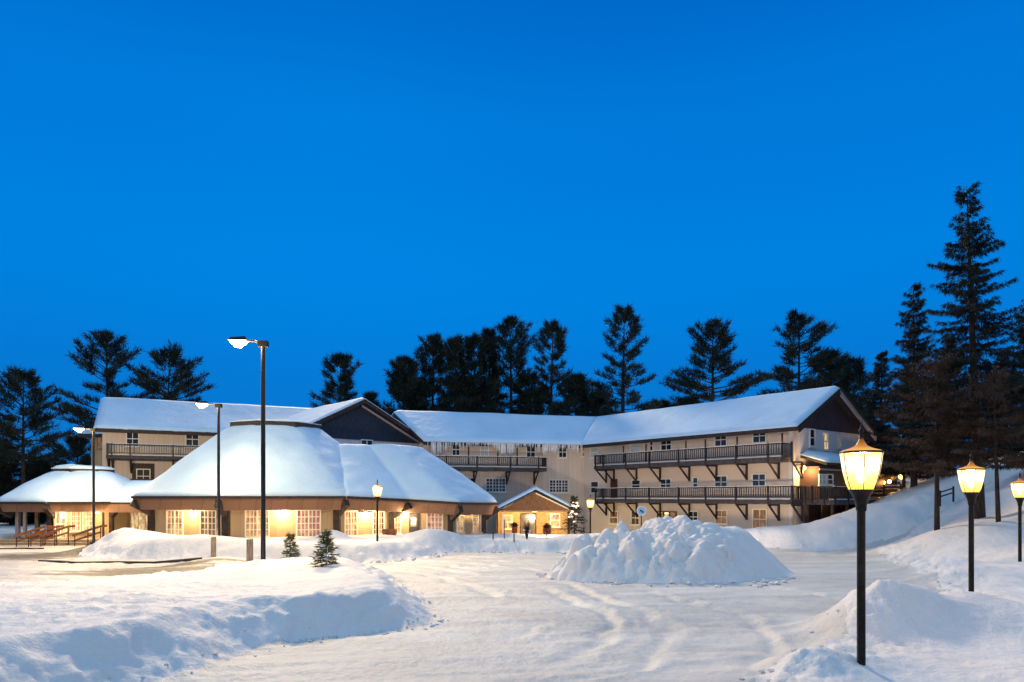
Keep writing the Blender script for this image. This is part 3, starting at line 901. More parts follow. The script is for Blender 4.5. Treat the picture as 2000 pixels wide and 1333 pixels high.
# left wing
LA = (-30.0, 50.0); LB = (-15.4, 57.0)
LW = Frame(LA, LB)
LE, LR = 7.10, 9.6
w = MB(); w.fbox(LW, 0, LW.L, -.3, 0, GB, LE)
sp_ = LW.pt(0, -.3, 0); sq = LW.pt(0, -8.6, 0)
w.poly([(sp_[0], sp_[1], GB), (sq[0], sq[1], GB), (sq[0], sq[1], LE), (sp_[0], sp_[1], LE)])
w.build('left_wall', M_wall, lodge)
r = MB()
for (da, za, db, zb_) in ((.5, LE - .2, -4.3, LR), (-9.1, LE - .2, -4.3, LR)):
    q = [LW.pt(-.45, da, za), LW.pt(LW.L + 2, da, za), LW.pt(LW.L + 2, db, zb_), LW.pt(-.45, db, zb_)]
    r.hexa(q + [(x, y, z + .22) for x, y, z in q])
lr = r.build('left_roof', M_roofslab, lodge)
f = bil(LW.pt(-.5, .55, LE + .02), LW.pt(LW.L + 2, .55, LE + .02), LW.pt(LW.L + 2, -4.3, LR + .22), LW.pt(-.5, -4.3, LR + .22))
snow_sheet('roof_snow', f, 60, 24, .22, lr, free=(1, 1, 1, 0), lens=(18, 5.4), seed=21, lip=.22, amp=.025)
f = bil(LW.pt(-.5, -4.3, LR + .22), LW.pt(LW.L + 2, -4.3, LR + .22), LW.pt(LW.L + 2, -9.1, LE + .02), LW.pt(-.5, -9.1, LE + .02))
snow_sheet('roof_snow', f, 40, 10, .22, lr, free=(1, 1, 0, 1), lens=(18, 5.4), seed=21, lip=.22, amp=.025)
m = MB(); m.fbox(LW, -.45, LW.L, .5, .55, LE - .24, LE + .05); m.build('fascia', M_darkwood, lr)
window(LW, lodge, 246, 272, 842, 873, mull=0); window(LW, lodge, 362, 389, 843, 874, mull=0); window(LW, lodge, 440, 462, 848, 875, mull=0)
a0, a1, z0, z1 = LW.rect(261, 299, 912, 950)
m = MB(); m.fbox(LW, a0 - .1, a1 + .1, 0, .03, z0, z1 + .25); m.build('window_surround', M_darkwood, lodge)
window(LW, lodge, 266, 294, 916, 945, mull=0)
sL, _ = LW.hit(207, 880, 1.2)
balcony(LW, sL, LW.L - 2, 4.92, 6.02, 1.2, (210, 218, 254, 338, 420, 500))
m = MB(); m.fbox(LW, -.0, 9, .003, .9, 3.4, 3.5); m.fbox(LW, 0, 9, .003, .06, GB, 3.4); m.build('lower_wall', M_brownwall, lodge)
# small block behind the left end
bk = MB(); bk.box(-33.6, -29.0, 54.5, 60, GB, 6.9); bk.build('back_block', M_pavwall, lodge)
BKF = Frame((-33.6, 54.5), (-29.0, 54.5))
bq = MB(); bq.box(-34.3, -28.6, 53.9, 60.5, 6.9, 7.15); bo = bq.build('back_roof', M_roofslab, lodge)
snow_sheet('roof_snow', bil((-34.3, 53.9, 7.15), (-28.6, 53.9, 7.15), (-28.6, 60.5, 7.9), (-34.3, 60.5, 7.9)), 16, 16, .35, bo, lens=(6, 7), seed=2)
window(BKF, lodge, 190, 204, 850, 878, pane=M_litdim, mull=0, trim=M_soffit)

# enclosed porch and deck at the right end
def pz(fr, px, py, d=0): return fr.hit(px, py, d)
PD = 1.2
sA = EW.hit(1600, 930, PD)[0]; sB = EW.L + 2.2
w = MB(); w.fbox(EW, sA, sB, .004, PD, 1.84, 3.95); w.build('porch_wall', M_brownwall, lodge)
w = MB(); w.fbox(EW, sA + .5, sB, .004, PD - .9, GB, 1.71); w.build('lower_porch_wall', M_brownwall, lodge)
for px0, px1 in ((1604, 1618), (1621, 1636), (1640, 1656)):
    LPF = Frame(EW.pt(sA + .5, PD - .9, 0)[:2], EW.pt(sB, PD - .9, 0)[:2]); a0, a1, z0, z1 = LPF.rect(px0, px1, 964, 1030)
    w = MB(); w.fbox(LPF, a0, a1, 0, .05, z0, z1); w.build('panel', M_fascia, lodge)
for zc in (3.72, 1.95):
    w = MB(); w.fbox(EW, sA - .02, sB, PD, PD + .05, zc, zc + .10); w.build('trim_board', M_barge, lodge)
r = MB(); q = [EW.pt(sA + .1, PD + .4, 3.99), EW.pt(sB, PD + .4, 3.99), EW.pt(sB, .0, 4.5), EW.pt(sA + .1, .0, 4.5)]
r.hexa(q + [(x, y, z + .16) for x, y, z in q]); pr = r.build('porch_roof', M_darkwood, lodge)
snow_sheet('roof_snow', bil(EW.pt(sA + .05, PD + .45, 4.15), EW.pt(sB, PD + .45, 4.15), EW.pt(sB, .02, 4.66), EW.pt(sA + .05, .02, 4.66)), 26, 12, .30, pr, lens=(7, 3), seed=31)
PF = Frame(EW.pt(sA, PD, 0)[:2], EW.pt(sB, PD, 0)[:2])
window(PF, lodge, 1598, 1612, 926, 948, pane=M_blind, mull=1, cols=1)
window(PF, lodge, 1614, 1626, 926, 948, mull=0, cols=1)
balcony(EW, .35, EW.L + 1.0, 1.72, 2.75, PD + 1.0, (1572, 1586, 1610, 1632, 1658), name='deck', brk=False)
m = MB()
for s in (.3, 2.0, 4.0, 6.0): m.fbox(EW, s + .3, s + .44, PD + .7, PD + .84, GB, 1.71)
m.build('deck_posts', M_darkwood, lodge)
# far deck by the hillside
D0 = W(1694, 970, 43.0); D1 = W(1762, 970, 41.5)
DF = Frame((D0.x, D0.y), (D1.x, D1.y))
deck = empty('timber_deck', (D0.x, D0.y, 1), 'brown timber deck with horizontal rails dug into the snowy slope right of the lodge', 'deck')
m = MB(); m.fbox(DF, 0, DF.L, -2.2, 0, 1.62, 1.84); m.build('floor', M_deckfl, deck)
m = MB()
for k in range(4): m.fbox(DF, 0, DF.L, -.02, .03, 1.98 + k * .24, 2.10 + k * .24)
for k in range(3): m.fbox(DF, k * (DF.L - .1) / 2, k * (DF.L - .1) / 2 + .1, .03, .10, 1.5, 2.95)
m.build('railing', M_brownwall, deck)
m = MB(); m.fbox(DF, .1, DF.L - .3, -2.0, -.1, -.2, 1.61); m.build('underside', M_darkwood, deck)
m = MB(); m.fbox(DF, 0, DF.L, -.04, .05, 2.86, 2.90); m.build('rail_snow', M_snow, deck)

p = EW.pt(.3, .45, 3.87)
m = MB(); m.tube([EW.pt(.3, 0, 4.05), EW.pt(.3, .45, 4.05)], .025, 6); m.tube([p, (p[0], p[1], 4.05)], .02, 6); wl = m.build('wall_lamp', M_pole, lodge)
m = MB(); m.lathe(p[0], p[1], [(.05, 3.74), (.12, 3.80), (.14, 3.88), (.10, 3.96), (.03, 3.99)], 12); m.build('globe', M_bulbw, wl, True)
point_light('lamp_light', (p[0] + .1, p[1] - .25, 3.7), 170, (1, .58, .20), .12, wl)
# ------------------------------------------------------------------ pavilions
def ring_pts(center, R, a0, n=8, z=0):
    return [Vector((center[0] + R * math.cos(math.radians(a0 + 360 / n * k)), center[1] + R * math.sin(math.radians(a0 + 360 / n * k)), z)) for k in range(n)]
def ring_snow(name, eave, cap, thick, parent, ns=14, nv=26, seed=0, bulge=.25, rnd_=.0, rough=.05):
    """snow over a polygonal hipped roof: eave and cap are matching lists of 3D points"""
    n = len(eave); vs = []; fs = []
    cnt = n * ns
    for j in range(nv + 1):
        v = j / nv
        for i in range(cnt):
            k, t = divmod(i, ns); t /= ns
            e = eave[k] * (1 - t) + eave[(k + 1) % n] * t
            c = cap[k] * (1 - t) + cap[(k + 1) % n] * t
            p = e * (1 - v) + c * v
            d = v * (e - c).length
            q = min(1, d / .45)
            prof = .28 + .72 * math.sqrt(max(0, 1 - (1 - q) ** 2))
            corner = abs(t - .5) * 2
            nz = mnoise.noise(Vector((p.x * .3 + seed, p.y * .3, p.z * .3))) * rough * 2 + mnoise.noise(Vector((p.x * 1.1, p.y * 1.1 + seed, p.z))) * rough
            edge = mnoise.noise(Vector((p.x * 2.5, p.y * 2.5, seed))) * .05 * (1 - q)
            out = (Vector((e.x, e.y, 0)) - Vector((c.x, c.y, 0)))
            if out.length > 1e-6: out.normalize()
            p = p + out * (.06 * (1 - q) + edge) + Vector((0, 0, thick * prof + nz * q + bulge * math.sin(math.pi * v) - .07 * corner ** 4 * q))
            vs.append(tuple(p))
    for j in range(nv):
        for i in range(cnt):
            a = j * cnt + i; b = j * cnt + (i + 1) % cnt
            fs.append((a, b, b + cnt, a + cnt))
    base = len(vs)
    for i in range(cnt):
        k, t = divmod(i, ns); t /= ns
        e = eave[k] * (1 - t) + eave[(k + 1) % n] * t
        vs.append(tuple(e))
    for i in range(cnt):
        fs.append((i, base + i, base + (i + 1) % cnt, (i + 1) % cnt))
    fs.append(tuple(nv * cnt + i for i in range(cnt)))
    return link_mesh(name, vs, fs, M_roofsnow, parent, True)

def eave_ring(parent, eave, inset_poly, h, brackets, closed=True, segs=None, mat_=None):
    """fascia boards leaning in, soffit and bracket ends"""
    n = len(eave)
    m = MB(); s = MB()
    segs = segs if segs is not None else range(n)
    for k in segs:
        a, b = eave[k], eave[(k + 1) % n]
        cA = inset_poly[k]; cB = inset_poly[(k + 1) % n]
        la = a * .74 + Vector((cA.x, cA.y, a.z)) * .26 - Vector((0, 0, h)); lb = b * .74 + Vector((cB.x, cB.y, b.z)) * .26 - Vector((0, 0, h))
        m.add([a, b, lb, la], [(0, 1, 2, 3)])
        m.beam(a + Vector((0, 0, -.04)), b + Vector((0, 0, -.04)), .10, .12)
        s.add([la, lb, Vector((cB.x, cB.y, b.z - h)), Vector((cA.x, cA.y, a.z - h))], [(0, 1, 2, 3)])
    o = m.build('fascia', mat_ or M_fascia, parent)
    g_ = MB()
    for k in segs:
        a, b = eave[k], eave[(k + 1) % n]
        mid = (a + b) / 2; ci = (inset_poly[k] + inset_poly[(k + 1) % n]) / 2; ou = Vector((mid.x - ci.x, mid.y - ci.y, 0)).normalized() * .10
        g_.beam(a + ou + Vector((0, 0, .035)), b + ou + Vector((0, 0, .035)), .08, .13)
    g_.build('gutter', M_darkwood, parent)
    s.build('soffit', M_soffit, parent)
    for k in brackets:
        a = eave[k]; c = inset_poly[k]
        dirv = Vector((a.x - c.x, a.y - c.y, 0)).normalized()
        q = MB()
        q.beam(a + dirv * .10 + Vector((0, 0, -h * .35)), Vector((c.x, c.y, a.z - h - .22)) , .26, .40)
        q.build('bracket', M_darkwood, parent)
    return o

pav = empty('dining_pavilion', (-14.1, 41.5, -1), 'broad single-storey tan pavilion with thick snow on its hipped roof and lit windows', 'building')
PCc = (-14.1, 41.5)
eA_ = ring_pts(PCc, 8.0, -92.3, 8, 2.12)
wA_ = ring_pts(PCc, 7.1, -92.3, 8, 0)
cA_ = ring_pts((-14.35, 41.5), 2.7, -92.3, 8, 6.05)
ra = MB(); 
for k in range(8):
    ra.poly([eA_[k], eA_[(k + 1) % 8], cA_[(k + 1) % 8], cA_[k]])
ra.poly(cA_)
ro_a = ra.build('roof', M_roofslab, pav)
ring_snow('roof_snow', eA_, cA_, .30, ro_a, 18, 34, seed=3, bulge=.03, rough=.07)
m = MB()
capo = ring_pts((-14.35, 41.5), 2.75, -92.3, 8, 0)
m.add([Vector((p.x, p.y, 6.0)) for p in capo] + [Vector((p.x, p.y, 6.52)) for p in capo], [tuple(range(8)), tuple(range(8, 16))] + [(k, (k + 1) % 8, 8 + (k + 1) % 8, 8 + k) for k in range(8)])
co = m.build('roof_cap', M_roofslab, ro_a)
ring_snow('cap_snow', [Vector((p.x, p.y, 6.52)) for p in capo], [Vector((-14.35 + (p.x + 14.35) * .1, 41.5 + (p.y - 41.5) * .1, 6.60)) for p in capo], .12, ro_a, 6, 6, seed=4, bulge=.02, rough=.02)
eave_ring(pav, eA_, wA_, .62, [0, 1, 7])
segsA = [7, 0, 1, 6, 5]
m = MB()
for k in range(8):
    a, b = wA_[k], wA_[(k + 1) % 8]
    if k in (3, 4): continue
    m.add([(a.x, a.y, GB), (b.x, b.y, GB), (b.x, b.y, 1.6), (a.x, a.y, 1.6)], [(0, 1, 2, 3)])
m.build('wall', M_pavwall, pav)
for k in (7, 0, 1):
    p = wA_[k]
    m = MB(); m.box(p.x - .17, p.x + .17, p.y - .20, p.y + .15, GB, 1.55); m.build('column', M_darkwood, pav)
fL = Frame(wA_[7][:2], wA_[0][:2]); fM = Frame(wA_[0][:2], wA_[1][:2])
def pwin(fr, *a, **k):
    k.setdefault('mull', 1); k.setdefault('cols', 2); k.setdefault('rows', 4); k.setdefault('trim', M_trimc); k.setdefault('pane', M_lit)
    return window(fr, pav, *a, rail=False, **k)
pwin(fL, 326, 359, 996, 1049); pwin(fL, 392, 424, 996, 1049, pane=M_litdim)
pwin(fM, 478, 527, 995, 1050, cols=3); pwin(fM, 578, 627, 995, 1050, pane=M_litred, cols=3)
sconce(fL, pav, 377, 1000, 150); sconce(fM, pav, 551, 1001, 175)

# right, lower part of the pavilion
eB_ = [Vector((-8.67, 35.6, 2.12)), Vector((-5.70, 37.6, 1.95)), Vector((-2.85, 37.2, 1.78)), Vector((-.91, 40.5, 1.72)), Vector((-1.2, 46, 1.72)), Vector((-6, 48.5, 1.8)), Vector((-11, 48, 2.0)), Vector((-13, 42, 2.1))]
cB_ = [Vector((-10.4, 40.8, 5.1)), Vector((-8.6, 41.2, 5.1)), Vector((-6.9, 41.2, 5.08)), Vector((-5.6, 42.2, 5.0)), Vector((-5.6, 43.6, 5.0)), Vector((-7, 44.4, 5.0)), Vector((-10, 44.4, 5.0)), Vector((-10.8, 42.5, 5.1))]
wB_ = [wA_[1], Vector((-6.70, 38.1, 0)), Vector((-3.42, 38.0, 0)), Vector((-1.68, 40.6, 0)), Vector((-1.9, 45.3, 0)), Vector((-6, 47.5, 0)), Vector((-10, 47, 0)), Vector((-12, 42, 0))]
rb = MB()
for k in range(8): rb.poly([eB_[k], eB_[(k + 1) % 8], cB_[(k + 1) % 8], cB_[k]])
rb.poly(cB_)
ro_b = rb.build('roof', M_roofslab, pav)
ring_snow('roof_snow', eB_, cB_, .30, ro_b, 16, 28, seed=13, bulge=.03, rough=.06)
eave_ring(pav, eB_, wB_, .60, [0, 1, 2, 3], segs=[0, 1, 2, 3, 4])
m = MB()
for k in (0, 1, 2, 3, 4):
    a, b = wB_[k], wB_[k + 1]
    m.add([(a.x, a.y, GB), (b.x, b.y, GB), (b.x, b.y, 1.35), (a.x, a.y, 1.35)], [(0, 1, 2, 3)])
m.build('wall', M_pavwall, pav)
for k in (1, 2, 3):
    p = wB_[k]
    m = MB(); m.box(p.x - .15, p.x + .15, p.y - .20, p.y + .12, GB, 1.3); m.build('column', M_darkwood, pav)
fB = [Frame(wB_[k][:2], wB_[k + 1][:2]) for k in range(4)]
pwin(fB[0], 672, 698, 998, 1049); pwin(fB[0], 727, 751, 998, 1048, pane=M_litdim)
pwin(fB[1], 770, 784, 999, 1042, mull=0, cols=2); pwin(fB[1], 833, 866, 998, 1042, cols=2, pane=M_litred)
pwin(fB[2], 889, 905, 1000, 1041, mull=0, cols=2, pane=M_litbright); pwin(fB[2], 921, 938, 1000, 1040, mull=0)
a0, a1, z0, z1 = fB[1].rect(799, 819, 999, 1062)
m = MB(); m.fbox(fB[1], a0, a1, 0, .05, z0, z1); dd = m.build('door', M_deckfl, pav)
m = MB(); m.fbox(fB[1], a0 + .1, a1 - .1, .05, .065, z0 + .95, z1 - .12); m.build('pane', M_litbright, dd)
m = MB(); m.fbox(fB[1], a0 + .12, a1 - .16, .07, .078, z0 + 1.05, z0 + 1.45); m.build('notice', M_signwhite, dd)
sconce(fB[0], pav, 713, 1003, 150); sconce(fB[1], pav, 791, 1003, 120); sconce(fB[2], pav, 914, 1003, 150)
m = MB(); p = W(937, 1000, 40.1); m.tube([(p.x, p.y, GB), (p.x, p.y, 1.70)], .05, 8); m.build('downpipe', M_barge, pav)

# entrance pavilion on the left
ent = empty('entrance_pavilion', (-28.3, 45, -1), 'small entrance pavilion at the far left with snowy roof, open porch and glass door', 'building')
ECc = (-28.3, 45.0)
eC_ = ring_pts(ECc, 4.75, -80, 8, 1.78); wC_ = ring_pts(ECc, 3.95, -80, 8, 0)
cC_ = ring_pts((-28.6, 45.6), 1.75, -80, 8, 3.65)
rc = MB()
for k in range(8): rc.poly([eC_[k], eC_[(k + 1) % 8], cC_[(k + 1) % 8], cC_[k]])
rc.poly(cC_); ro_c = rc.build('roof', M_roofslab, ent)
ring_snow('roof_snow', eC_, cC_, .30, ro_c, 12, 20, seed=23, bulge=.10)
m = MB(); cc = ring_pts((-28.6, 45.6), 1.9, -80, 8, 0)
m.add([Vector((p.x, p.y, 3.6)) for p in cc] + [Vector((p.x, p.y, 3.98)) for p in cc], [tuple(range(8)), tuple(range(8, 16))] + [(k, (k + 1) % 8, 8 + (k + 1) % 8, 8 + k) for k in range(8)])
m.build('roof_cap', M_darkwood, ro_c)
ring_snow('cap_snow', [Vector((p.x, p.y, 3.98)) for p in cc], [Vector((-28.6 + (p.x + 28.6) * .1, 45.6 + (p.y - 45.6) * .1, 4.05)) for p in cc], .20, ro_c, 6, 6, seed=24, bulge=.06, rough=.05)
eave_ring(ent, eC_, wC_, .52, [0, 1, 7])
def upost(name, px, Y, wd, z1, mt, par):
    x = GX(px, Y); q = MB(); q.box(x - wd / 2, x + wd / 2, Y - wd / 2, Y + wd / 2, GB, z1); return q.build(name, mt, par)
for px, Y, wd, mt in ((35, 42.0, .20, M_barge), (49, 42.6, .16, M_trimc), (73, 42.4, .20, M_soffit), (99, 41.3, .30, M_darkwood), (1000 + wC_[1].x / wC_[1].y * F, wC_[1].y, .22, M_darkwood)):
    upost('column', px, Y, wd, 1.27, mt, ent)
m = MB()
wv = [wC_[0], wC_[1], Vector((-24.0, 46.5, 0)), Vector((-27.9, 47.5, 0))]
for a, b in ((wv[0], wv[1]), (wv[1], wv[2]), (wv[3], wv[0])):
    m.add([(a.x, a.y, GB), (b.x, b.y, GB), (b.x, b.y, 1.3), (a.x, a.y, 1.3)], [(0, 1, 2, 3)])
m.build('wall', M_pavwall, ent)
fC = Frame(wC_[0][:2], wC_[1][:2])
def ewin(fr, *a, **k):
    return window(fr, ent, *a, rail=False, trim=M_trimc, **k)
dW = window(fC, ent, 107, 130, 996, 1052, pane=M_litbright, mull=1, cols=1, rows=2, trim=M_trimc, rail=True, sill=False)
dW.name = 'door'
ewin(fC, 138, 158, 998, 1038, pane=M_litred, mull=1, cols=2, rows=4); ewin(fC, 160, 182, 998, 1038, pane=M_litbright, mull=0, cols=3, rows=4)
a, z = fC.hit(122, 990); p = fC.pt(a, .55, 1.05)
o = MB(); o.lathe(p[0], p[1], [(.10, 1.16), (.10, 1.24)], 12); lo_ = o.build('ceiling_lamp', M_sconce, ent)
point_light('lamp_light', (p[0], p[1], .95), 60, WHITEWARM, .12, lo_)
p = fC.pt(fC.L * .75, .7, .95)
o = MB(); o.lathe(p[0], p[1], [(.10, 1.16), (.10, 1.24)], 12); lo_ = o.build('ceiling_lamp', M_sconce, ent)
point_light('lamp_light', p, 60, WHITEWARM, .12, lo_)
# connecting passage
CFa = (-25.6, 44.3); CFb = (-19.6, 42.6)
CF = Frame(CFa, CFb)
m = MB(); m.fbox(CF, 0, CF.L, -.2, 0, GB, 1.4); m.build('passage_wall', M_pavwall, ent)
q = [CF.pt(-.2, 2.0, 1.70), CF.pt(CF.L, 2.0, 1.70), CF.pt(CF.L, -1.6, 2.95), CF.pt(-.2, -1.6, 2.95)]
m = MB(); m.hexa(q + [(x, y, z + .14) for x, y, z in q]); pr2 = m.build('passage_roof', M_darkwood, ent)
snow_sheet('roof_snow', bil(*[(x, y, z + .14) for x, y, z in q]), 24, 16, .28, pr2, free=(0, 0, 1, 1), lens=(6, 3.8), seed=41)
m = MB(); m.fbox(CF, -.2, CF.L, 1.72, 2.03, 1.22, 1.72); m.build('fascia', M_fascia, pr2)
ewin(CF, 238, 252, 1000, 1040, pane=M_litbright, mull=1, cols=1, rows=3)
ewin(CF, 256, 300, 998, 1036, pane=M_litbright, mull=2, cols=1, rows=2)
a, z = CF.hit(226, 1000); p = CF.pt(a, .9, .9)
o = MB(); o.lathe(p[0], p[1], [(.10, 1.28), (.10, 1.38)], 12); lo_ = o.build('ceiling_lamp', M_sconce, ent)
point_light('lamp_light', p, 70, WHITEWARM, .12, lo_)
upost('column', 201, 42.6, .28, 1.3, M_darkwood, ent)

# entrance portico with the gable
port = empty('entrance_portico', (1.6, 46, -1), 'brightly lit entrance portico with brown gable and snow on its roof', 'portico')
PA = (-1.04, 46.0); PB = (4.21, 46.0); PF_ = Frame(PA, PB)
pe, pp = 1.22, 2.58
m = MB()
tri = lambda d: [PF_.pt(.25, d, pe), PF_.pt(PF_.L - .25, d, pe), PF_.pt(PF_.L / 2, d, pp - .06)]
m.add(tri(0) + tri(-.15), [(0, 1, 2), (5, 4, 3), (0, 3, 4, 1), (1, 4, 5, 2), (2, 5, 3, 0)])
m.build('gable', M_portgable, port)
m = MB(); m.fbox(PF_, .3, PF_.L - .3, -.12, .03, pe - .05, pe + .05); m.build('beam', M_soffit, port)
r = MB()
for (sa, za, sb, zb_) in ((-.15, pe - .06, PF_.L / 2, pp), (PF_.L / 2, pp, PF_.L + .15, pe - .06)):
    q = [PF_.pt(sa, .5, za), PF_.pt(sb, .5, zb_), PF_.pt(sb, -5.4, zb_), PF_.pt(sa, -5.4, za)]
    r.hexa(q + [(x, y, z + .10) for x, y, z in q])
prf = r.build('roof', M_darkwood, port)
for k, sa in enumerate((-.15, PF_.L + .15)):
    f = bil(PF_.pt(sa, .54, pe + .04), PF_.pt(PF_.L / 2, .54, pp + .10), PF_.pt(PF_.L / 2, -5.4, pp + .10), PF_.pt(sa, -5.4, pe + .04))
    snow_sheet('roof_snow', f, 16, 16, .20, prf, free=(1, 0, 1, 0), lens=(3, 6), seed=51 + k, lip=.15, amp=.03)
m = MB(); m.beam(PF_.pt(PF_.L / 2, .05, pp - .16), PF_.pt(PF_.L - .2, .05, pe + .04), .06, .09); m.build('trim_board', M_trimc, prf)
for s in (.35, PF_.L - .45):
    m = MB(); m.fbox(PF_, s, s + .13, -.13, 0, GB, pe - .05); m.build('column', M_darkwood if s > 1 else M_trimc, port)
m = MB(); m.fbox(PF_, .1, PF_.L - .1, -5.2, -5.0, GB, pe - .08); m.fbox(PF_, -.05, .1, -5.0, -1.2, GB, pe - .08); m.build('wall', M_soffit, port)
m = MB(); m.fbox(PF_, .1, PF_.L - .1, -5.0, -.16, pe + .0, pe + .04); m.build('ceiling', M_trimc, port)
m = MB(); m.fbox(PF_, -1.2, PF_.L + .3, -5.0, .6, -1.30, -1.12); m.build('floor', M_asph, port)
BF = Frame((PA[0], 51.0), (PB[0], 51.0))
do_ = window(BF, port, 1016, 1047, 1003, 1056, pane=M_litdim, mull=1, cols=1, rows=1, trim=M_darkwood, rail=False, sill=False); do_.name = 'door'
window(BF, port, 1074, 1094, 1003, 1030, pane=M_litbright, mull=0, cols=2, rows=2, trim=M_trimw)
window(BF, port, 983, 1001, 1006, 1034, pane=M_litbright, mull=0, cols=2, rows=2, trim=M_trimc)
for sx_, dd_ in ((1.4, -3.6), (PF_.L - 1.2, -3.6), (PF_.L / 2, -1.8)):
    p = PF_.pt(sx_, dd_, 0)
    o = MB(); o.lathe(p[0], p[1], [(.16, pe - .10), (.16, pe - .01)], 12); lo_ = o.build('ceiling_lamp', M_sconce, port)
    point_light('lamp_light', (p[0], p[1], pe - .35), 140, (1, .70, .28), .12, lo_)

# ------------------------------------------------------------------ small things by the portico and pavilion
def conifer_mesh(rnd, base, Ht, R, tri_len, ntri, needle=True, levels=14, droop=.25):
    """young spruce: layered branches with needle tufts; returns needle verts/faces and twig MB"""
    vs = []; fs = []
    tw = MB()
    b = Vector(base)
    tw.tube([b - Vector((0, 0, .3)), b + Vector((0, 0, Ht))], [.035 * Ht / 1.5, .006], 5)
    for k in range(levels):
        t = (k + .6) / levels
        z = Ht * (.06 + .90 * t)
        L = R * (1 - t) ** .85 * rnd.uniform(.75, 1.1) + .05
        for j in range(6):
            a = rnd.uniform(0, 6.28)
            d = Vector((math.cos(a), math.sin(a), -droop + t * .7))
            tip = b + Vector((0, 0, z)) + d * L * rnd.uniform(.7, 1.1)
            o = b + Vector((0, 0, z))
            tw.tube([o, tip], [.008, .003], 3)
            for q in range(ntri):
                s = rnd.uniform(.2, 1)
                c = o + (tip - o) * s
                dd = (d.normalized() * .8 + Vector((rnd.gauss(0, .6), rnd.gauss(0, .6), rnd.gauss(.1, .45)))).normalized()
                side = dd.cross(Vector((rnd.random(), rnd.random(), rnd.random()))).normalized() * tri_len * .11
                n0 = len(vs); L2 = tri_len * rnd.uniform(.6, 1.2)
                vs += [tuple(c - side), tuple(c + side), tuple(c + dd * L2)]
                fs.append((n0, n0 + 1, n0 + 2))
    return vs, fs, tw
def young_spruce(px, py_base, Y, Ht, R, label, seed, snowcaps=8, mt=None, z=None, group='young spruces in the snow'):
    rnd = random.Random(seed)
    x = GX(px, Y); zb = hz(x, Y) - .06 if z is None else z
    t = empty('young_spruce', (x, Y, zb), label, 'small tree', group)
    vs, fs, tw = conifer_mesh(rnd, (x, Y, zb), Ht, R, .19 * (Ht / 1.3) ** .5, 15)
    link_mesh('needles', vs, fs, mt or M_smalln, t)
    tw.build('trunk', M_trunk, t)
    for k in range(snowcaps):
        m = MB()
        tt = rnd.uniform(.15, .85); a = rnd.uniform(3.4, 6.0); rr = R * (1 - tt) * rnd.uniform(.4, .9)
        c = Vector((x + math.cos(a) * rr, Y + math.sin(a) * rr, zb + Ht * tt + .03)); s = rnd.uniform(.05, .11) * (Ht / 1.3) ** .5
        m.lathe(c.x, c.y, [(s * .6, c.z - s * .3), (s, c.z), (s * .7, c.z + s * .45), (s * .1, c.z + s * .6)], 7)
        m.build('snow_cap', M_snow, t, True)
def baseY(px, py, Y):   # height of a pixel at depth
    return EYE + (970 - py) / F * Y
young_spruce(637, 1128, 18.0, 0.95, .40, 'small bushy spruce in the snow to the right of the tallest street lamp', 3, 4)
young_spruce(567, 1076, 26.5, 1.18, .42, 'small thin spruce in front of the lit pavilion wall between its two large windows', 4, 5)
young_spruce(1122, 1033, 42.0, 2.3, .85, 'snow-dusted spruce lit by the lamp right of the entrance portico', 5, 14, mt=M_spruce, z=baseY(1122, 1042, 42))

def marker(px, py0, py1, Y, label, wd, mt, nm, cat, grp):
    x = GX(px, Y); z1 = baseY(px, py0, Y); z0 = hz(x, Y) - .25
    m = MB(); m.hexa([(x - wd / 2, Y - wd / 2, z0), (x + wd / 2, Y - wd / 2, z0), (x + wd / 2, Y + wd / 2, z0), (x - wd / 2, Y + wd / 2, z0),
                      (x - wd / 2, Y - wd / 2, z1), (x + wd / 2, Y - wd / 2, z1), (x + wd / 2, Y + wd / 2, z1 + .03), (x - wd / 2, Y + wd / 2, z1 + .03)])
    o = m.build(nm, mt); tag(o, label, cat, grp)
marker(488, 1054, 1116, 20.5, 'square weathered timber post in the snow just left of the tallest street lamp', .15, M_post, 'timber_post', 'post', 'timber posts in the snow')
marker(417, 1050, 1090, 26.5, 'square weathered timber post beside the second street lamp, farther from the camera', .15, M_post, 'timber_post', 'post', 'timber posts in the snow')
marker(963, 1040, 1051, 35.2, 'dark stake left of the path, leftmost of three by the portico', .06, M_pole, 'stake', 'stake', 'dark stakes in the snow before the portico')
marker(985, 1016, 1050, 36.0, 'tallest dark stake by the portico, between the two short ones', .05, M_pole, 'stake', 'stake', 'dark stakes in the snow before the portico')
marker(1004, 1040, 1052, 35.2, 'dark stake nearest the path, rightmost of three by the portico', .06, M_pole, 'stake', 'stake', 'dark stakes in the snow before the portico')
def planter(px, py, Y, label, wd=.4, plant=True):
    x = GX(px, Y); z = baseY(px, py, Y)
    t = empty('planter', (x, Y, z - .5), label, 'planter', 'planters by the doors')
    m = MB(); m.lathe(x, Y, [(wd * .36, z - .6), (wd * .5, z + .02), (wd * .55, z + .06)], 12); m.build('pot', M_pot, t)
    rnd = random.Random(int(px)); vs = []; fs = []
    for i in range(260):
        a = rnd.uniform(0, 6.28); e = rnd.uniform(.1, 1.5)
        d = Vector((math.cos(a) * math.cos(e), math.sin(a) * math.cos(e), math.sin(e))); c = Vector((x, Y, z + .06)) + d * rnd.uniform(0, wd * .5)
        s = d.cross(Vector((rnd.random(), 1, rnd.random()))).normalized() * .025
        n0 = len(vs); vs += [tuple(c - s), tuple(c + s), tuple(c + d * .16)]; fs.append((n0, n0 + 1, n0 + 2))
    link_mesh('foliage', vs, fs, M_brownn, t)
planter(1005, 1031, 45.4, 'round red-brown planter left of the portico door')
planter(1068, 1034, 45.4, 'low red-brown planter under the bright window of the portico', .55)
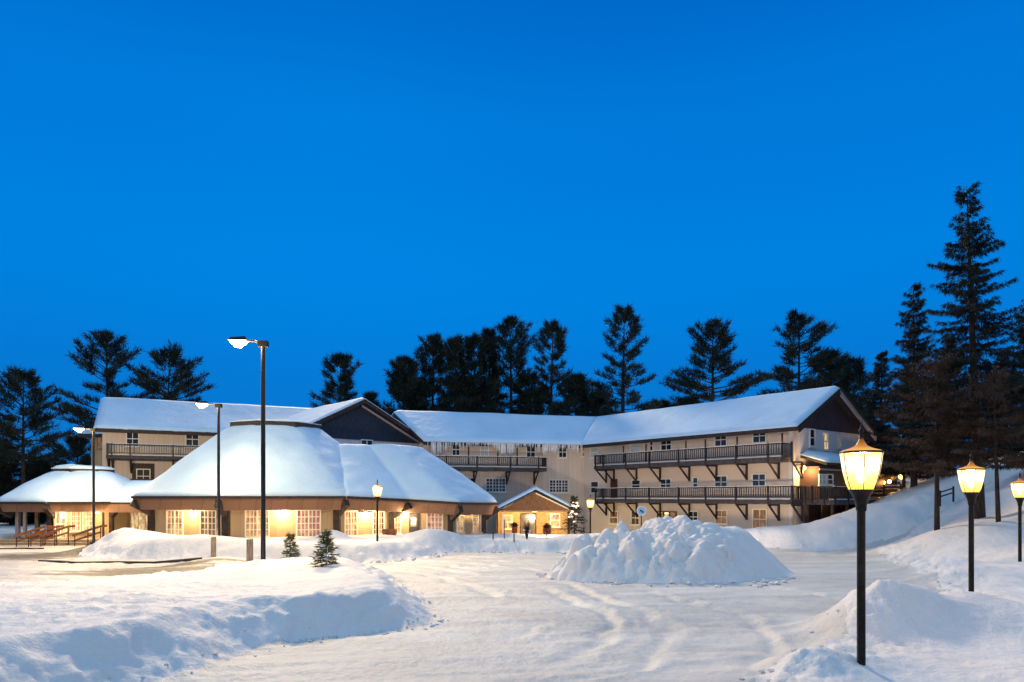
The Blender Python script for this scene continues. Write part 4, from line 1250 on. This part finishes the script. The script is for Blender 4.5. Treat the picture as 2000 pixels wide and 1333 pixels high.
def crate(px, py, Y):
    x = GX(px, Y); z = baseY(px, py, Y)
    m = MB()
    for k in range(5): m.box(x - .35, x + .35, Y - .25, Y - .21, z - .55 + k * .13, z - .45 + k * .13)
    for sx_ in (-.35, .31): m.box(x + sx_, x + sx_ + .04, Y - .21, Y + .25, z - .6, z + .05)
    m.box(x - .31, x + .31, Y + .21, Y + .25, z - .6, z + .05)
    o = m.build('wooden_box', M_orail); tag(o, 'orange-brown slatted wooden box against the pavilion wall behind the short lamp', 'box')
crate(761, 1036, 37.0)
# dark shrub with snow in front of the portico door
def shrub(px, py, Y):
    x = GX(px, Y); z = baseY(px, py, Y); rnd = random.Random(2)
    t = empty('shrub', (x, Y, z), 'small dark bare shrub with snow in front of the portico door', 'shrub')
    m = MB()
    for i in range(26):
        a = rnd.uniform(0, 6.28); h = rnd.uniform(.35, .75); r = rnd.uniform(.02, .26)
        m.tube([(x, Y, z - .3), (x + math.cos(a) * r * .6, Y + math.sin(a) * r * .6, z + h * .6), (x + math.cos(a) * r, Y + math.sin(a) * r, z + h)], [.018, .014, .005], 4)
    m.build('branches', M_rail, t)
    m = MB()
    for i in range(4):
        m = MB(); a = rnd.uniform(0, 6.28); c = (x + math.cos(a) * .14, Y + math.sin(a) * .1 - .05, z + rnd.uniform(.05, .3)); s = rnd.uniform(.06, .1)
        m.lathe(c[0], c[1], [(s * .6, c[2] - s * .4), (s, c[2]), (s * .6, c[2] + s * .5)], 7)
        m.build('snow_cap', M_snow, t, True)
shrub(1029, 1046, 37.0)

# blue round sign behind the heap
def round_sign():
    Y = 40.0; x = GX(1253, Y); z = baseY(1253, 998, Y); r = .29
    t = empty('round_sign', (x, Y, hz(x, Y)), 'round blue sign with pale rim on a thin post behind the snow heap', 'sign')
    m = MB(); m.tube([(x, Y + .04, hz(x, Y) - .3), (x, Y + .04, z)], .03, 8); m.build('post', M_pole, t)
    def disc(rr, y0, y1, mt, nm):
        q = MB(); n = 28
        q.add([(x + rr * math.cos(6.2832 * k / n), y0, z + rr * math.sin(6.2832 * k / n)) for k in range(n)] + [(x + rr * math.cos(6.2832 * k / n), y1, z + rr * math.sin(6.2832 * k / n)) for k in range(n)],
              [tuple(range(n)), tuple(range(2 * n - 1, n - 1, -1))] + [(k, n + k, n + (k + 1) % n, (k + 1) % n) for k in range(n)])
        q.build(nm, mt, t)
    disc(r, Y - .02, Y, M_blind, 'rim'); disc(r * .86, Y - .03, Y - .021, M_bluesign, 'face')
    q = MB()
    q.box(x - .10, x + .02, Y - .036, Y - .031, z - .05, z + .07); q.box(x - .02, x + .12, Y - .039, Y - .0365, z - .12, z - .02)
    q.build('marks', M_glass, t)
round_sign()

# handrails by the entrance
def handrail(px, Y, label, rise=.55):
    x = GX(px, Y); z0 = hz(x, Y); t = empty('handrail', (x, Y, z0), label, 'handrail', 'handrails at the entrance steps')
    x2 = x + .55; y2 = Y + 1.5
    for f_ in (0, .5, 1):
        m = MB(); m.tube([(x + (x2 - x) * f_, Y + 1.5 * f_, z0 - .2), (x + (x2 - x) * f_, Y + 1.5 * f_, z0 + .60 + .44 * f_)], .03, 6); m.build('post', M_darkwood, t)
    m = MB(); m.beam((x - .05, Y - .1, z0 + .60), (x2, y2, z0 + 1.06), .08, .12); m.beam((x2, y2, z0 + 1.06), (x2 + .05, y2 + .5, z0 + 1.06), .08, .12)
    m.beam((x, Y, z0 + .32), (x2, y2, z0 + .72), .05, .10)
    m.build('rail', M_orail, t)
handrail(32, 37.6, 'orange-brown handrail at the entrance steps, leftmost of four')
handrail(56, 37.8, 'orange-brown handrail at the entrance steps, second from the left')
handrail(80, 38.0, 'orange-brown handrail at the entrance steps, just left of the glass door')
handrail(146, 38.4, 'orange-brown handrail right of the entrance glass door')
m = MB(); 
for k in range(3): m.box(-30.5, -24.8, 39.2 + k * .45, 42.5, -1 , -.62 + k * .13)
o = m.build('entrance_steps', M_post); tag(o, 'low snowy steps leading up to the glass door of the left pavilion', 'steps')

# kerbs
def kerb(pts, name, label):
    m = MB()
    for i in range(len(pts) - 1):
        a, b = pts[i], pts[i + 1]
        n = max(1, int(math.hypot(b[0] - a[0], b[1] - a[1]) / 1.0))
        for k in range(n):
            p = (a[0] + (b[0] - a[0]) * k / n, a[1] + (b[1] - a[1]) * k / n); q = (a[0] + (b[0] - a[0]) * (k + 1) / n, a[1] + (b[1] - a[1]) * (k + 1) / n)
            m.beam((p[0], p[1], hz(*p) + .0), (q[0], q[1], hz(*q) + .0), .14, .12)
    o = m.build(name, M_asph); tag(o, kind='structure')
kerb([(GX(78, 27.6), 27.6), (GX(150, 26.6), 26.6), (GX(300, 26.6), 26.6), (GX(395, 27.2), 27.2)], 'kerb', '')
kerb([(-34, 36.6), (-28, 36.4), (-25, 36.4)], 'kerb', '')

# ------------------------------------------------------------------ street lamps on tall poles
def street_lamp(Y, px, py_base, py_top, arm_dir, label, power, z_base=None):
    x = GX(px, Y); zt = baseY(px, py_top, Y); zb = hz(x, Y)
    t = empty('street_lamp', (x, Y, zb), label, 'street lamp', 'tall street lamps of the parking lot')
    m = MB(); m.tube([(x, Y, zb - .4), (x, Y, zt - .05)], [.075, .062], 12); m.build('pole', M_pole, t, True)
    m = MB(); m.box(x - .14, x + .14, Y - .10, Y + .10, zt - .16, zt + .02)
    ax = x + arm_dir[0] * .5; ay = Y + arm_dir[1] * .5
    m.tube([(x, Y, zt - .06), (x + arm_dir[0] * .25, Y + arm_dir[1] * .25, zt + .01), (ax, ay, zt + .02)], .035, 8)
    m.build('arm', M_pole, t)
    hx = x + arm_dir[0] * .72; hy = Y + arm_dir[1] * .72
    d = Vector((arm_dir[0], arm_dir[1], 0)).normalized() * .28; s = Vector((-d.y, d.x, 0)) * .62
    c = Vector((hx, hy, zt)); u = Vector((0, 0, 1))
    m = MB(); m.hexa([c - d - s, c + d - s, c + d + s, c - d + s, c - d * .8 - s * .7 + u * .13, c + d * .7 - s * .7 + u * .09, c + d * .7 + s * .7 + u * .09, c - d * .8 + s * .7 + u * .13])
    m.build('lamp_head', M_pole, t)
    m = MB(); k = .86; lo_ = u * -.09
    m.hexa([c - d * k * .8 - s * k * .8 + lo_, c + d * k * .8 - s * k * .8 + lo_, c + d * k * .8 + s * k * .8 + lo_, c - d * k * .8 + s * k * .8 + lo_, c - d * k - s * k - u * .002, c + d * k - s * k - u * .002, c + d * k + s * k - u * .002, c - d * k + s * k - u * .002])
    m.build('lens', M_bulb, t)
    m = MB(); m.lathe(hx, hy, [(.02, zt - .20), (.09, zt - .185), (.14, zt - .14), (.155, zt - .093)], 14); m.build('bowl', M_bulb, t, True)
    point_light('lamp_light', (hx, hy, zt - .36), power, (1, .68, .32), .16, t)
street_lamp(20.9, 514, 1120, 668, (-1, -.15), 'tallest nearest black street lamp with glowing head on an arm', 1900)
street_lamp(32.0, 427, 1080, 790, (-1, -.2), 'middle black street lamp of the three, in front of the pavilion roof', 1800)
street_lamp(43 - 4, 183, 1060, 838, (-1, -.25), 'farthest street lamp at the left, between the two pavilions', 2400)

# ------------------------------------------------------------------ lanterns
def lantern(label):
    t = empty('lantern_post', (0, 0, 0), label, 'lantern', 'lanterns on posts along the drive')
    m = MB(); m.tube([(0, 0, -.45), (0, 0, 2.06)], [.050, .048], 16); m.lathe(0, 0, [(.075, .0), (.075, .05), (.056, .09)], 16); m.build('post', M_lpole, t, True)
    m = MB(); m.lathe(0, 0, [(.056, 2.02), (.062, 2.05), (.062, 2.09), (.075, 2.14), (.095, 2.20), (.135, 2.27), (.15, 2.285)], 16); m.build('collar', M_lpole, t, True)
    m = MB(); n = 6
    m.lathe(0, 0, [(.140, 2.286), (.170, 2.36), (.205, 2.50), (.238, 2.725)], 12, 0); g = m.build('glass', M_lglass, t, True)
    m = MB()
    for k in range(6):
        a = math.radians(60 * k + 12)
        c, s = math.cos(a), math.sin(a)
        m.tube([(c * .145, s * .145, 2.286), (c * .175, s * .175, 2.36), (c * .210, s * .210, 2.50), (c * .243, s * .243, 2.73)], .005, 5)
    m.lathe(0, 0, [(.243, 2.722), (.250, 2.735), (.243, 2.748)], 24)
    m.build('ribs', M_lpole, t)
    m = MB(); m.lathe(0, 0, [(.236, 2.749), (.205, 2.762), (.13, 2.785), (.07, 2.815), (.035, 2.87), (.02, 2.915)], 24); m.build('cap', M_capglow, t, True)
    m = MB(); m.lathe(0, 0, [(.030, 2.912), (.022, 2.94), (.014, 2.96), (.030, 2.985), (.030, 3.01), (.012, 3.03), (.007, 3.09), (.003, 3.12)], 12); m.build('finial', M_lpole, t, True)
    m = MB(); m.lathe(0, 0, [(.02, 2.36), (.05, 2.40), (.06, 2.47), (.045, 2.54), (.01, 2.57)], 12); m.build('bulb', M_bulbw, t, True)
    point_light('lamp_light', (0, 0, 2.62), 180, (1, .57, .20), .07, t)
    return t
lan0 = lantern('large near lantern on a bronze post, closest to the camera')
def place_copy(src, loc, label, scale=1.0):
    r = src.copy(); C.objects.link(r); r.location = loc; r['label'] = label; r.scale = (scale,) * 3
    for ch in list(src.children):
        c = ch.copy(); C.objects.link(c); c.parent = r
    return r
x1 = GX(1682, 8.3)
lan0.location = (x1, 8.3, 0.0)
place_copy(lan0, (GX(1897, 13.6), 13.6, 0.0), 'second lantern on a post, in front of the right tree trunk')
place_copy(lan0, (GX(1992, 21.4), 21.4, -.12), 'far lantern post at the right edge of the picture, on the slope')
l4 = place_copy(lan0, (GX(737, 31.5), 31.5, baseY(737, 961, 31.5) - 2.5), 'short lantern post in front of the snowy pavilion roof')
l5 = place_copy(lan0, (GX(1153, 41.0), 41.0, baseY(1153, 985, 41.0) - 2.5), 'distant lantern post between the portico and the right wing')
for l_, pw, cl in ((l4, 260, (1, .70, .38)), (l5, 620, (1, .62, .30))):
    for ch in l_.children:
        if ch.type == 'LIGHT':
            ch.data = ch.data.copy(); ch.data.energy = pw; ch.data.color = cl
def bare_bulb_light(px, py, Y, label, power, r=.14, pole=True):
    p = W(px, py, Y); t = empty('deck_lamp', (p.x, p.y, p.z), label, 'lamp', 'warm lamps on the far deck')
    m = MB(); m.lathe(p.x, p.y, [(r * .4, p.z - r), (r, p.z - r * .4), (r, p.z + r * .4), (r * .4, p.z + r)], 10); m.build('globe', M_bulbw, t, True)
    m = MB(); m.tube([(p.x, p.y, hz(p.x, p.y) - .3), (p.x, p.y, p.z - r)], .035, 6); m.lathe(p.x, p.y, [(r * .6, p.z + r), (.01, p.z + r * 1.6)], 8); m.build('post', M_darkwood, t)
    point_light('lamp_light', (p.x, p.y - .3, p.z), power, (1, .55, .18), .15, t)
bare_bulb_light(1760, 931, 43.5, 'glowing lamp at the right end of the far deck', 130, .16)
bare_bulb_light(1737, 941, 43.5, 'small glowing lamp just left of the deck end lamp', 40, .11)
bare_bulb_light(1726, 943, 44.5, 'small glowing lamp, middle of the far deck lamps', 40, .10)
bare_bulb_light(1711, 944, 45.5, 'faintest small lamp, nearest the near lantern glass', 25, .08)

# small floodlights on stakes in the snow, washing the lodge walls
def floodlight(x, y, zo, aim, power, label, color=(1, .72, .48), spread=105):
    z = hz(x, y) + zo
    t = empty('floodlight', (x, y, z), label, 'floodlight', 'low floodlights washing the lodge walls')
    d = (Vector(aim) - Vector((x, y, z))).normalized()
    m = MB(); m.tube([(x, y, z - zo - .3), (x, y, z)], .025, 6); m.build('stake', M_pole, t)
    m = MB(); c = Vector((x, y, z + .05)); m.tube([c - d * .14, c + d * .02], [.07, .12], 10); m.build('housing', M_pole, t)
    m = MB(); m.tube([c + d * .022, c + d * .03], [.10, .10], 10); m.build('lens', M_sconce, t)
    point_light('lamp_light', c + d * .12, power, color, .10, t, 'SPOT', d.to_track_quat('-Z', 'Y').to_euler(), math.radians(spread))
floodlight(1.9, 37.6, .35, (0, 53, 3.2), 1500, 'low floodlight in the snow hollow before the portico')
floodlight(8.3, 32.5, .35, (12, 46, 3.0), 1500, 'low floodlight behind the left half of the big snow heap')
floodlight(10.3, 32.4, .30, (15, 42, 3.0), 900, 'low floodlight behind the right end of the big snow heap')

# bench-like rail on the slope between the two trunks
m = MB()
q0 = W(1836, 962, 34); q1 = W(1862, 954, 35)
for k in (0, .22): m.beam(q0 + Vector((0, 0, -k)), q1 + Vector((0, 0, -k)), .05, .06)
m.beam(q1 + Vector((0, 0, .1)), q1 + Vector((0, 0, -.7)), .07); m.beam(q0 + Vector((0, 0, .1)), q0 + Vector((0, 0, -.7)), .07)
o = m.build('rail_fence', M_darkwood); tag(o, 'short dark two-rail fence on the snowy slope beside the left trunk', 'fence')

# ------------------------------------------------------------------ trees
def needles_mesh(name, cent, dirs, K, length, width, spread, mt, parent, rng):
    cent = np.repeat(np.array(cent), K, 0); dirs = np.repeat(np.array(dirs), K, 0)
    n = len(cent)
    d = dirs + rng.normal(0, spread, (n, 3))
    d /= np.linalg.norm(d, axis=1, keepdims=True) + 1e-9
    L = length * rng.uniform(.6, 1.25, (n, 1))
    c = cent + rng.normal(0, length * .18, (n, 3))
    s = np.cross(d, rng.normal(0, 1, (n, 3))); s /= np.linalg.norm(s, axis=1, keepdims=True) + 1e-9
    s *= width * rng.uniform(.6, 1.3, (n, 1))
    vs = np.stack([c - s, c + s, c + d * L], 1).reshape(-1, 3)
    fs = np.arange(n * 3).reshape(n, 3)
    return link_mesh(name, vs, fs, mt, parent)

def prof_pine(t, kind):
    if kind == 'round': return (math.sin(math.pi * min(1, (1.02 - t) * .80)) ** .7) if t > .3 else .95
    if kind == 'cone': return min(1, (1.04 - t) ** .6 * 1.1)
    return max(.10, (1 - t ** 3.2)) ** .75 * (.82 + .18 * math.sin(t * 9))
def pine(px, top, wpx, Y, label, seed, bot=None, kind='wide', zb=None, nb=None, mt=None, group='white pines behind the lodge', flat=0.0, dens=1.0, trunkpx=None):
    rnd = random.Random(seed); rng = np.random.RandomState(seed)
    x = GX(px, Y); zt = baseY(px, top, Y); z0 = (hz(x, Y) if Y < 70 else -.8) if zb is None else zb
    t = empty('pine_tree', (x, Y, z0), label, 'tree', group)
    Ht = zt - z0; R = wpx / 2 / F * Y
    cb = (EYE + (970 - bot) / F * Y - z0) if bot else Ht * .25
    tr = MB(); lean = rnd.uniform(-.02, .02) * Ht
    tp = lambda z: Vector((x + lean * (z / Ht) ** 2, Y, z0 + z))
    tr.tube([tp(-.5), tp(Ht * .3), tp(Ht * .7), tp(Ht * .98)], [.016 * Ht, .012 * Ht, .006 * Ht, .02], 7)
    cent = []; dirs = []
    nb = nb or int(50 * dens)
    az = rnd.uniform(0, 6.28)
    missing = [(rnd.uniform(0, 6.28), rnd.uniform(.1, .8)) for _ in range(4)]
    for i in range(nb):
        tt = (i + rnd.random() * .8) / nb
        az += 2.4 + rnd.uniform(-.5, .5)
        if any(abs((az - m_[0] + math.pi) % (2 * math.pi) - math.pi) < .55 and abs(tt - m_[1]) < .10 for m_ in missing): continue
        z = cb + (Ht - cb) * (tt * .96)
        L = R * prof_pine(tt, kind) * rnd.choice((.6, .85, 1.0, 1.18)) * rnd.uniform(.85, 1.1)
        if L < .3: L = .3
        el = (.02 + .85 * tt ** 1.4) * (1 - flat) + rnd.uniform(-.12, .12)
        L = L / max(.55, math.cos(max(0, el)))
        o = tp(z - L * math.sin(max(0, el)) * .55 * tt)
        hd = Vector((math.cos(az), math.sin(az), 0))
        pts_ = []
        nseg = 5
        for k in range(nseg + 1):
            s = k / nseg
            e = el
            pts_.append(o + hd * (L * s * math.cos(el)) + Vector((0, 0, L * (math.sin(el) * s + .16 * s * s))))
        tr.tube(pts_, [max(.02, .05 * L * .35) * (1 - .8 * k / nseg) for k in range(nseg + 1)], 4, cap=False)
        sidev = hd.cross(Vector((0, 0, 1)))
        nsh = max(3, int(L * 1.7))
        for k in range(nsh):
            s = .36 + .64 * (k + rnd.random() * .5) / nsh
            s = min(1, s)
            j = min(nseg - 1, int(s * nseg)); f_ = s * nseg - j
            p = pts_[j] * (1 - f_) + pts_[j + 1] * f_
            for sg in ((-1, 1, 0) if s < .95 else (0,)):
                d = (hd * .8 + sidev * sg * .8 + Vector((0, 0, .35 + .25 * rnd.random()))).normalized()
                SL = (.30 * L * (1 - s * .6) + .25) * rnd.uniform(.6, 1.1)
                nn = max(2, int(SL / .34))
                for q in range(nn):
                    c = p + d * SL * (q + .5) / nn
                    cent.append(tuple(c)); dirs.append(tuple((d * .7 + Vector((0, 0, .45))).normalized()))
    tr.build('trunk', M_trunk, t)
    sc = (Y / 70)
    K = 8
    needles_mesh('crown', cent, dirs, K, .60 * (.5 + .5 * sc), .034 * (.5 + .5 * sc), .50, mt or M_pine, t, rng)
    return t

def spruce(px, top, wpx, Y, label, seed, bot=None, zb=None, trunk_px=None, mt=None, gap=.0, group='tall spruces on the right slope', levels=34, power=.68, K=9):
    rnd = random.Random(seed); rng = np.random.RandomState(seed)
    x = GX(px, Y); zt = baseY(px, top, Y); z0 = hz(x, Y) if zb is None else zb
    xb = GX(trunk_px, Y) if trunk_px else x
    t = empty('spruce_tree', (xb, Y, z0), label, 'tree', group)
    Ht = zt - z0; R = wpx / 2 / F * Y
    cb = (EYE + (970 - bot) / F * Y - z0) if bot else Ht * .12
    tp = lambda z: Vector((xb + (x - xb) * min(1, z / Ht), Y, z0 + z))
    tr = MB(); tr.tube([tp(-.5), tp(Ht * .3), tp(Ht * .7), tp(Ht)], [.017 * Ht, .012 * Ht, .006 * Ht, .01], 8)
    cent = []; dirs = []
    for i in range(levels):
        tt = (i + rnd.uniform(0, .5)) / levels
        z = cb + (Ht - cb) * tt
        nbr = 6 if tt < .8 else 5
        Lw = R * (1.02 - tt) ** power * rnd.uniform(.72, 1.08)
        for b in range(nbr):
            az = rnd.uniform(0, 6.28)
            if rnd.random() < gap: continue
            L = Lw * rnd.uniform(.6, 1.12) + .12
            hd = Vector((math.cos(az), math.sin(az), 0)); sidev = hd.cross(Vector((0, 0, 1)))
            o = tp(z + rnd.uniform(-.1, .1)); el = -.12 + .75 * tt ** 2
            pts_ = []
            for k in range(5):
                s = k / 4
                pts_.append(o + hd * L * s + Vector((0, 0, L * (el * s - .22 * s + .26 * s * s))))
            tr.tube(pts_, [max(.008, .013 * L * (1 - s_ / 4.4)) for s_ in range(5)], 4, cap=False)
            n = max(4, int(L / .11))
            for k in range(n):
                s = .12 + .88 * (k + rnd.random()) / n; s = min(s, .999)
                j = int(s * 4); f_ = s * 4 - j
                p = pts_[j] * (1 - f_) + pts_[j + 1] * f_
                wid = .28 * L * (1 - s) + .08
                for sg in (-1, 1):
                    q = p + sidev * sg * wid * rnd.random() 
                    cent.append(tuple(q)); dirs.append(tuple((hd * .5 + sidev * sg * .35 + Vector((0, 0, -.75))).normalized()))
    tr.build('trunk', M_trunk, t)
    sc = Y / 30
    needles_mesh('crown', cent, dirs, K, .20 * sc ** .6, .016 * sc ** .6, .45, mt or M_spruce, t, rng)
    return t

pine(45, 724, 150, 58, 'broad pine at the left edge of the picture with a bare lower trunk', 101, bot=905, kind='cone', zb=-.5, group='pines left of the lodge', dens=1.4)
pine(212, 650, 165, 64, 'tall pine rising behind the left end of the lodge roof', 102, bot=850, kind='wide', group='pines left of the lodge', dens=1.3)
pine(325, 688, 125, 66, 'pine behind the left roof, second from the left above it', 103, bot=830, kind='round', group='pines left of the lodge', dens=1.2)
pine(150, 858, 150, 66, 'low pine between the left edge pine and the lodge', 104, bot=960, kind='wide', zb=-1, group='pines left of the lodge', dens=1.0)
pine(661, 695, 88, 66, 'lone narrow pine above the roof left of the centre gable', 105, bot=820, kind='wide')
pine(722, 772, 36, 66, 'tiny treetop peeking over the centre gable', 106, bot=830, kind='round', dens=.6)
big = ((785, 700, 105, 68, 'leftmost pine of the dense row behind the middle roof'), (843, 655, 110, 70, 'second pine of the dense row behind the middle roof'),
       (890, 660, 84, 68, 'third, slender pine of the dense row behind the middle roof'), (932, 655, 92, 70, 'fourth pine of the dense row with a pointed tilted top'),
       (1000, 620, 126, 72, 'tallest pine of the dense row behind the middle roof'), (1074, 628, 104, 70, 'round-topped pine at the right end of the dense row'),
       (1122, 736, 90, 66, 'low pine filling the gap right of the dense row'), (958, 640, 60, 74, 'thin pine hidden left of the tallest one'))
for i, (px, tp_, w_, Y_, lb) in enumerate(big):
    pine(px, tp_, w_, Y_, lb, 110 + i, bot=838, kind='cone' if i in (0, 2, 3, 7) else 'wide', dens=1.5)
for i, (px, tp_, w_, Y_, lb) in enumerate(((815, 745, 110, 74, 'shorter back-row pine between the two left pines'), (915, 745, 120, 74, 'shorter back-row pine in the middle of the dense row'), (1035, 735, 110, 74, 'shorter back-row pine right of the tallest one'), (1165, 775, 90, 74, 'low tree just left of the tall forked pine'))):
    pine(px, tp_, w_, Y_, lb, 130 + i, bot=850, kind='wide', dens=1.2)
pine(1215, 595, 130, 66, 'tall ragged pine standing alone above the roof joint', 140, bot=825, kind='wide', dens=1.35, flat=.1)
pine(1392, 629, 170, 68, 'wide-spreading pine above the right wing roof', 141, bot=800, kind='wide', dens=1.2, flat=.15)
pine(1560, 612, 155, 66, 'pine with long flat branches near the right end of the roof', 142, bot=790, kind='wide', dens=1.1, flat=.35)
pine(1618, 690, 110, 68, 'darker pine just right of the flat-branched one', 143, bot=800, kind='wide', dens=1.2)
pine(1668, 700, 100, 62, 'pine behind the right gable peak', 144, bot=900, kind='cone', dens=1.3)
pine(1290, 790, 60, 76, 'low distant tree showing left of the wide-spreading pine', 145, bot=830, kind='round', dens=.7)
pine(1345, 785, 70, 76, 'low distant tree under the wide-spreading pine', 146, bot=830, kind='round', dens=.7)
# right slope
spruce(1888, 364, 235, 30, 'tallest spruce with layered open branches at the right', 201, bot=860, trunk_px=1913, levels=38, gap=.14, zb=1.3, K=11)
spruce(1785, 558, 150, 40, 'second tallest spruce, left of the tallest one', 202, bot=920, levels=36, gap=.1)
spruce(2010, 588, 190, 34, 'spruce cut off by the right edge of the picture', 203, bot=900, levels=34, gap=.15)
spruce(1722, 690, 110, 46, 'dark spruce right behind the gable end of the lodge', 204, bot=940, levels=30)
spruce(1960, 690, 150, 46, 'dark spruce behind the right lanterns', 205, bot=925, levels=30)
spruce(1850, 660, 150, 48, 'dense spruce behind the trunk of the tallest one', 206, bot=925, levels=30)
spruce(1690, 760, 90, 56, 'far spruce showing between gable and near lantern', 207, bot=930, levels=24, K=6)
spruce(1830, 700, 240, 29, 'brownish tree with a bare lower trunk on the slope', 210, bot=912, mt=M_brownn, group='brown trees on the right slope', levels=24, power=.5, gap=.3, K=5, zb=1.1)
spruce(1940, 730, 230, 27, 'brownish lower tree around the second lantern', 211, bot=905, mt=M_brownn, group='brown trees on the right slope', levels=20, power=.5, gap=.3, K=5, zb=1.1, trunk_px=1950)
spruce(1765, 740, 170, 42, 'brown tree behind the deck lamps', 212, bot=925, mt=M_brownn, group='brown trees on the right slope', levels=24, power=.6, gap=.2, K=6)
spruce(22, 872, 150, 60, 'dark low spruce behind the open porch at the far left', 220, bot=1015, levels=22, K=7, zb=-1, group='pines left of the lodge')
spruce(78, 895, 130, 63, 'dark low spruce showing just above the entrance pavilion roof', 221, bot=1015, levels=22, K=7, zb=-1, group='pines left of the lodge')
spruce(-40, 850, 150, 58, 'dark low spruce cut off by the left edge of the picture', 222, bot=1015, levels=22, K=7, zb=-1, group='pines left of the lodge')
# far woods at the left, one mass
def woods():
    rng = np.random.RandomState(9); cent = []; dirs = []
    for i in range(90):
        x = rng.uniform(-130, -42); y = rng.uniform(80, 110); h = rng.uniform(5, 9.5)
        for k in range(260):
            t = rng.rand(); r = (1 - t) * 2.2 + .2; a = rng.uniform(0, 6.28)
            cent.append((x + math.cos(a) * r * rng.rand(), y + math.sin(a) * r * rng.rand(), -1 + t * h)); dirs.append((math.cos(a) * .5, math.sin(a) * .5, .3))
    for i in range(110):
        x = rng.uniform(-40, 110); y = rng.uniform(84, 120); h = rng.uniform(6, 9.5)
        for k in range(200):
            t = rng.rand(); r = (1 - t) * 2.4 + .2; a = rng.uniform(0, 6.28)
            cent.append((x + math.cos(a) * r * rng.rand(), y + math.sin(a) * r * rng.rand(), -1 + t * h)); dirs.append((math.cos(a) * .5, math.sin(a) * .5, .3))
    o = needles_mesh('distant_woods', cent, dirs, 3, 1.1, .12, .6, M_pine, None, rng)
    tag(o, 'dark distant woods closing the view behind the lodge', 'woods', kind='stuff')
woods()
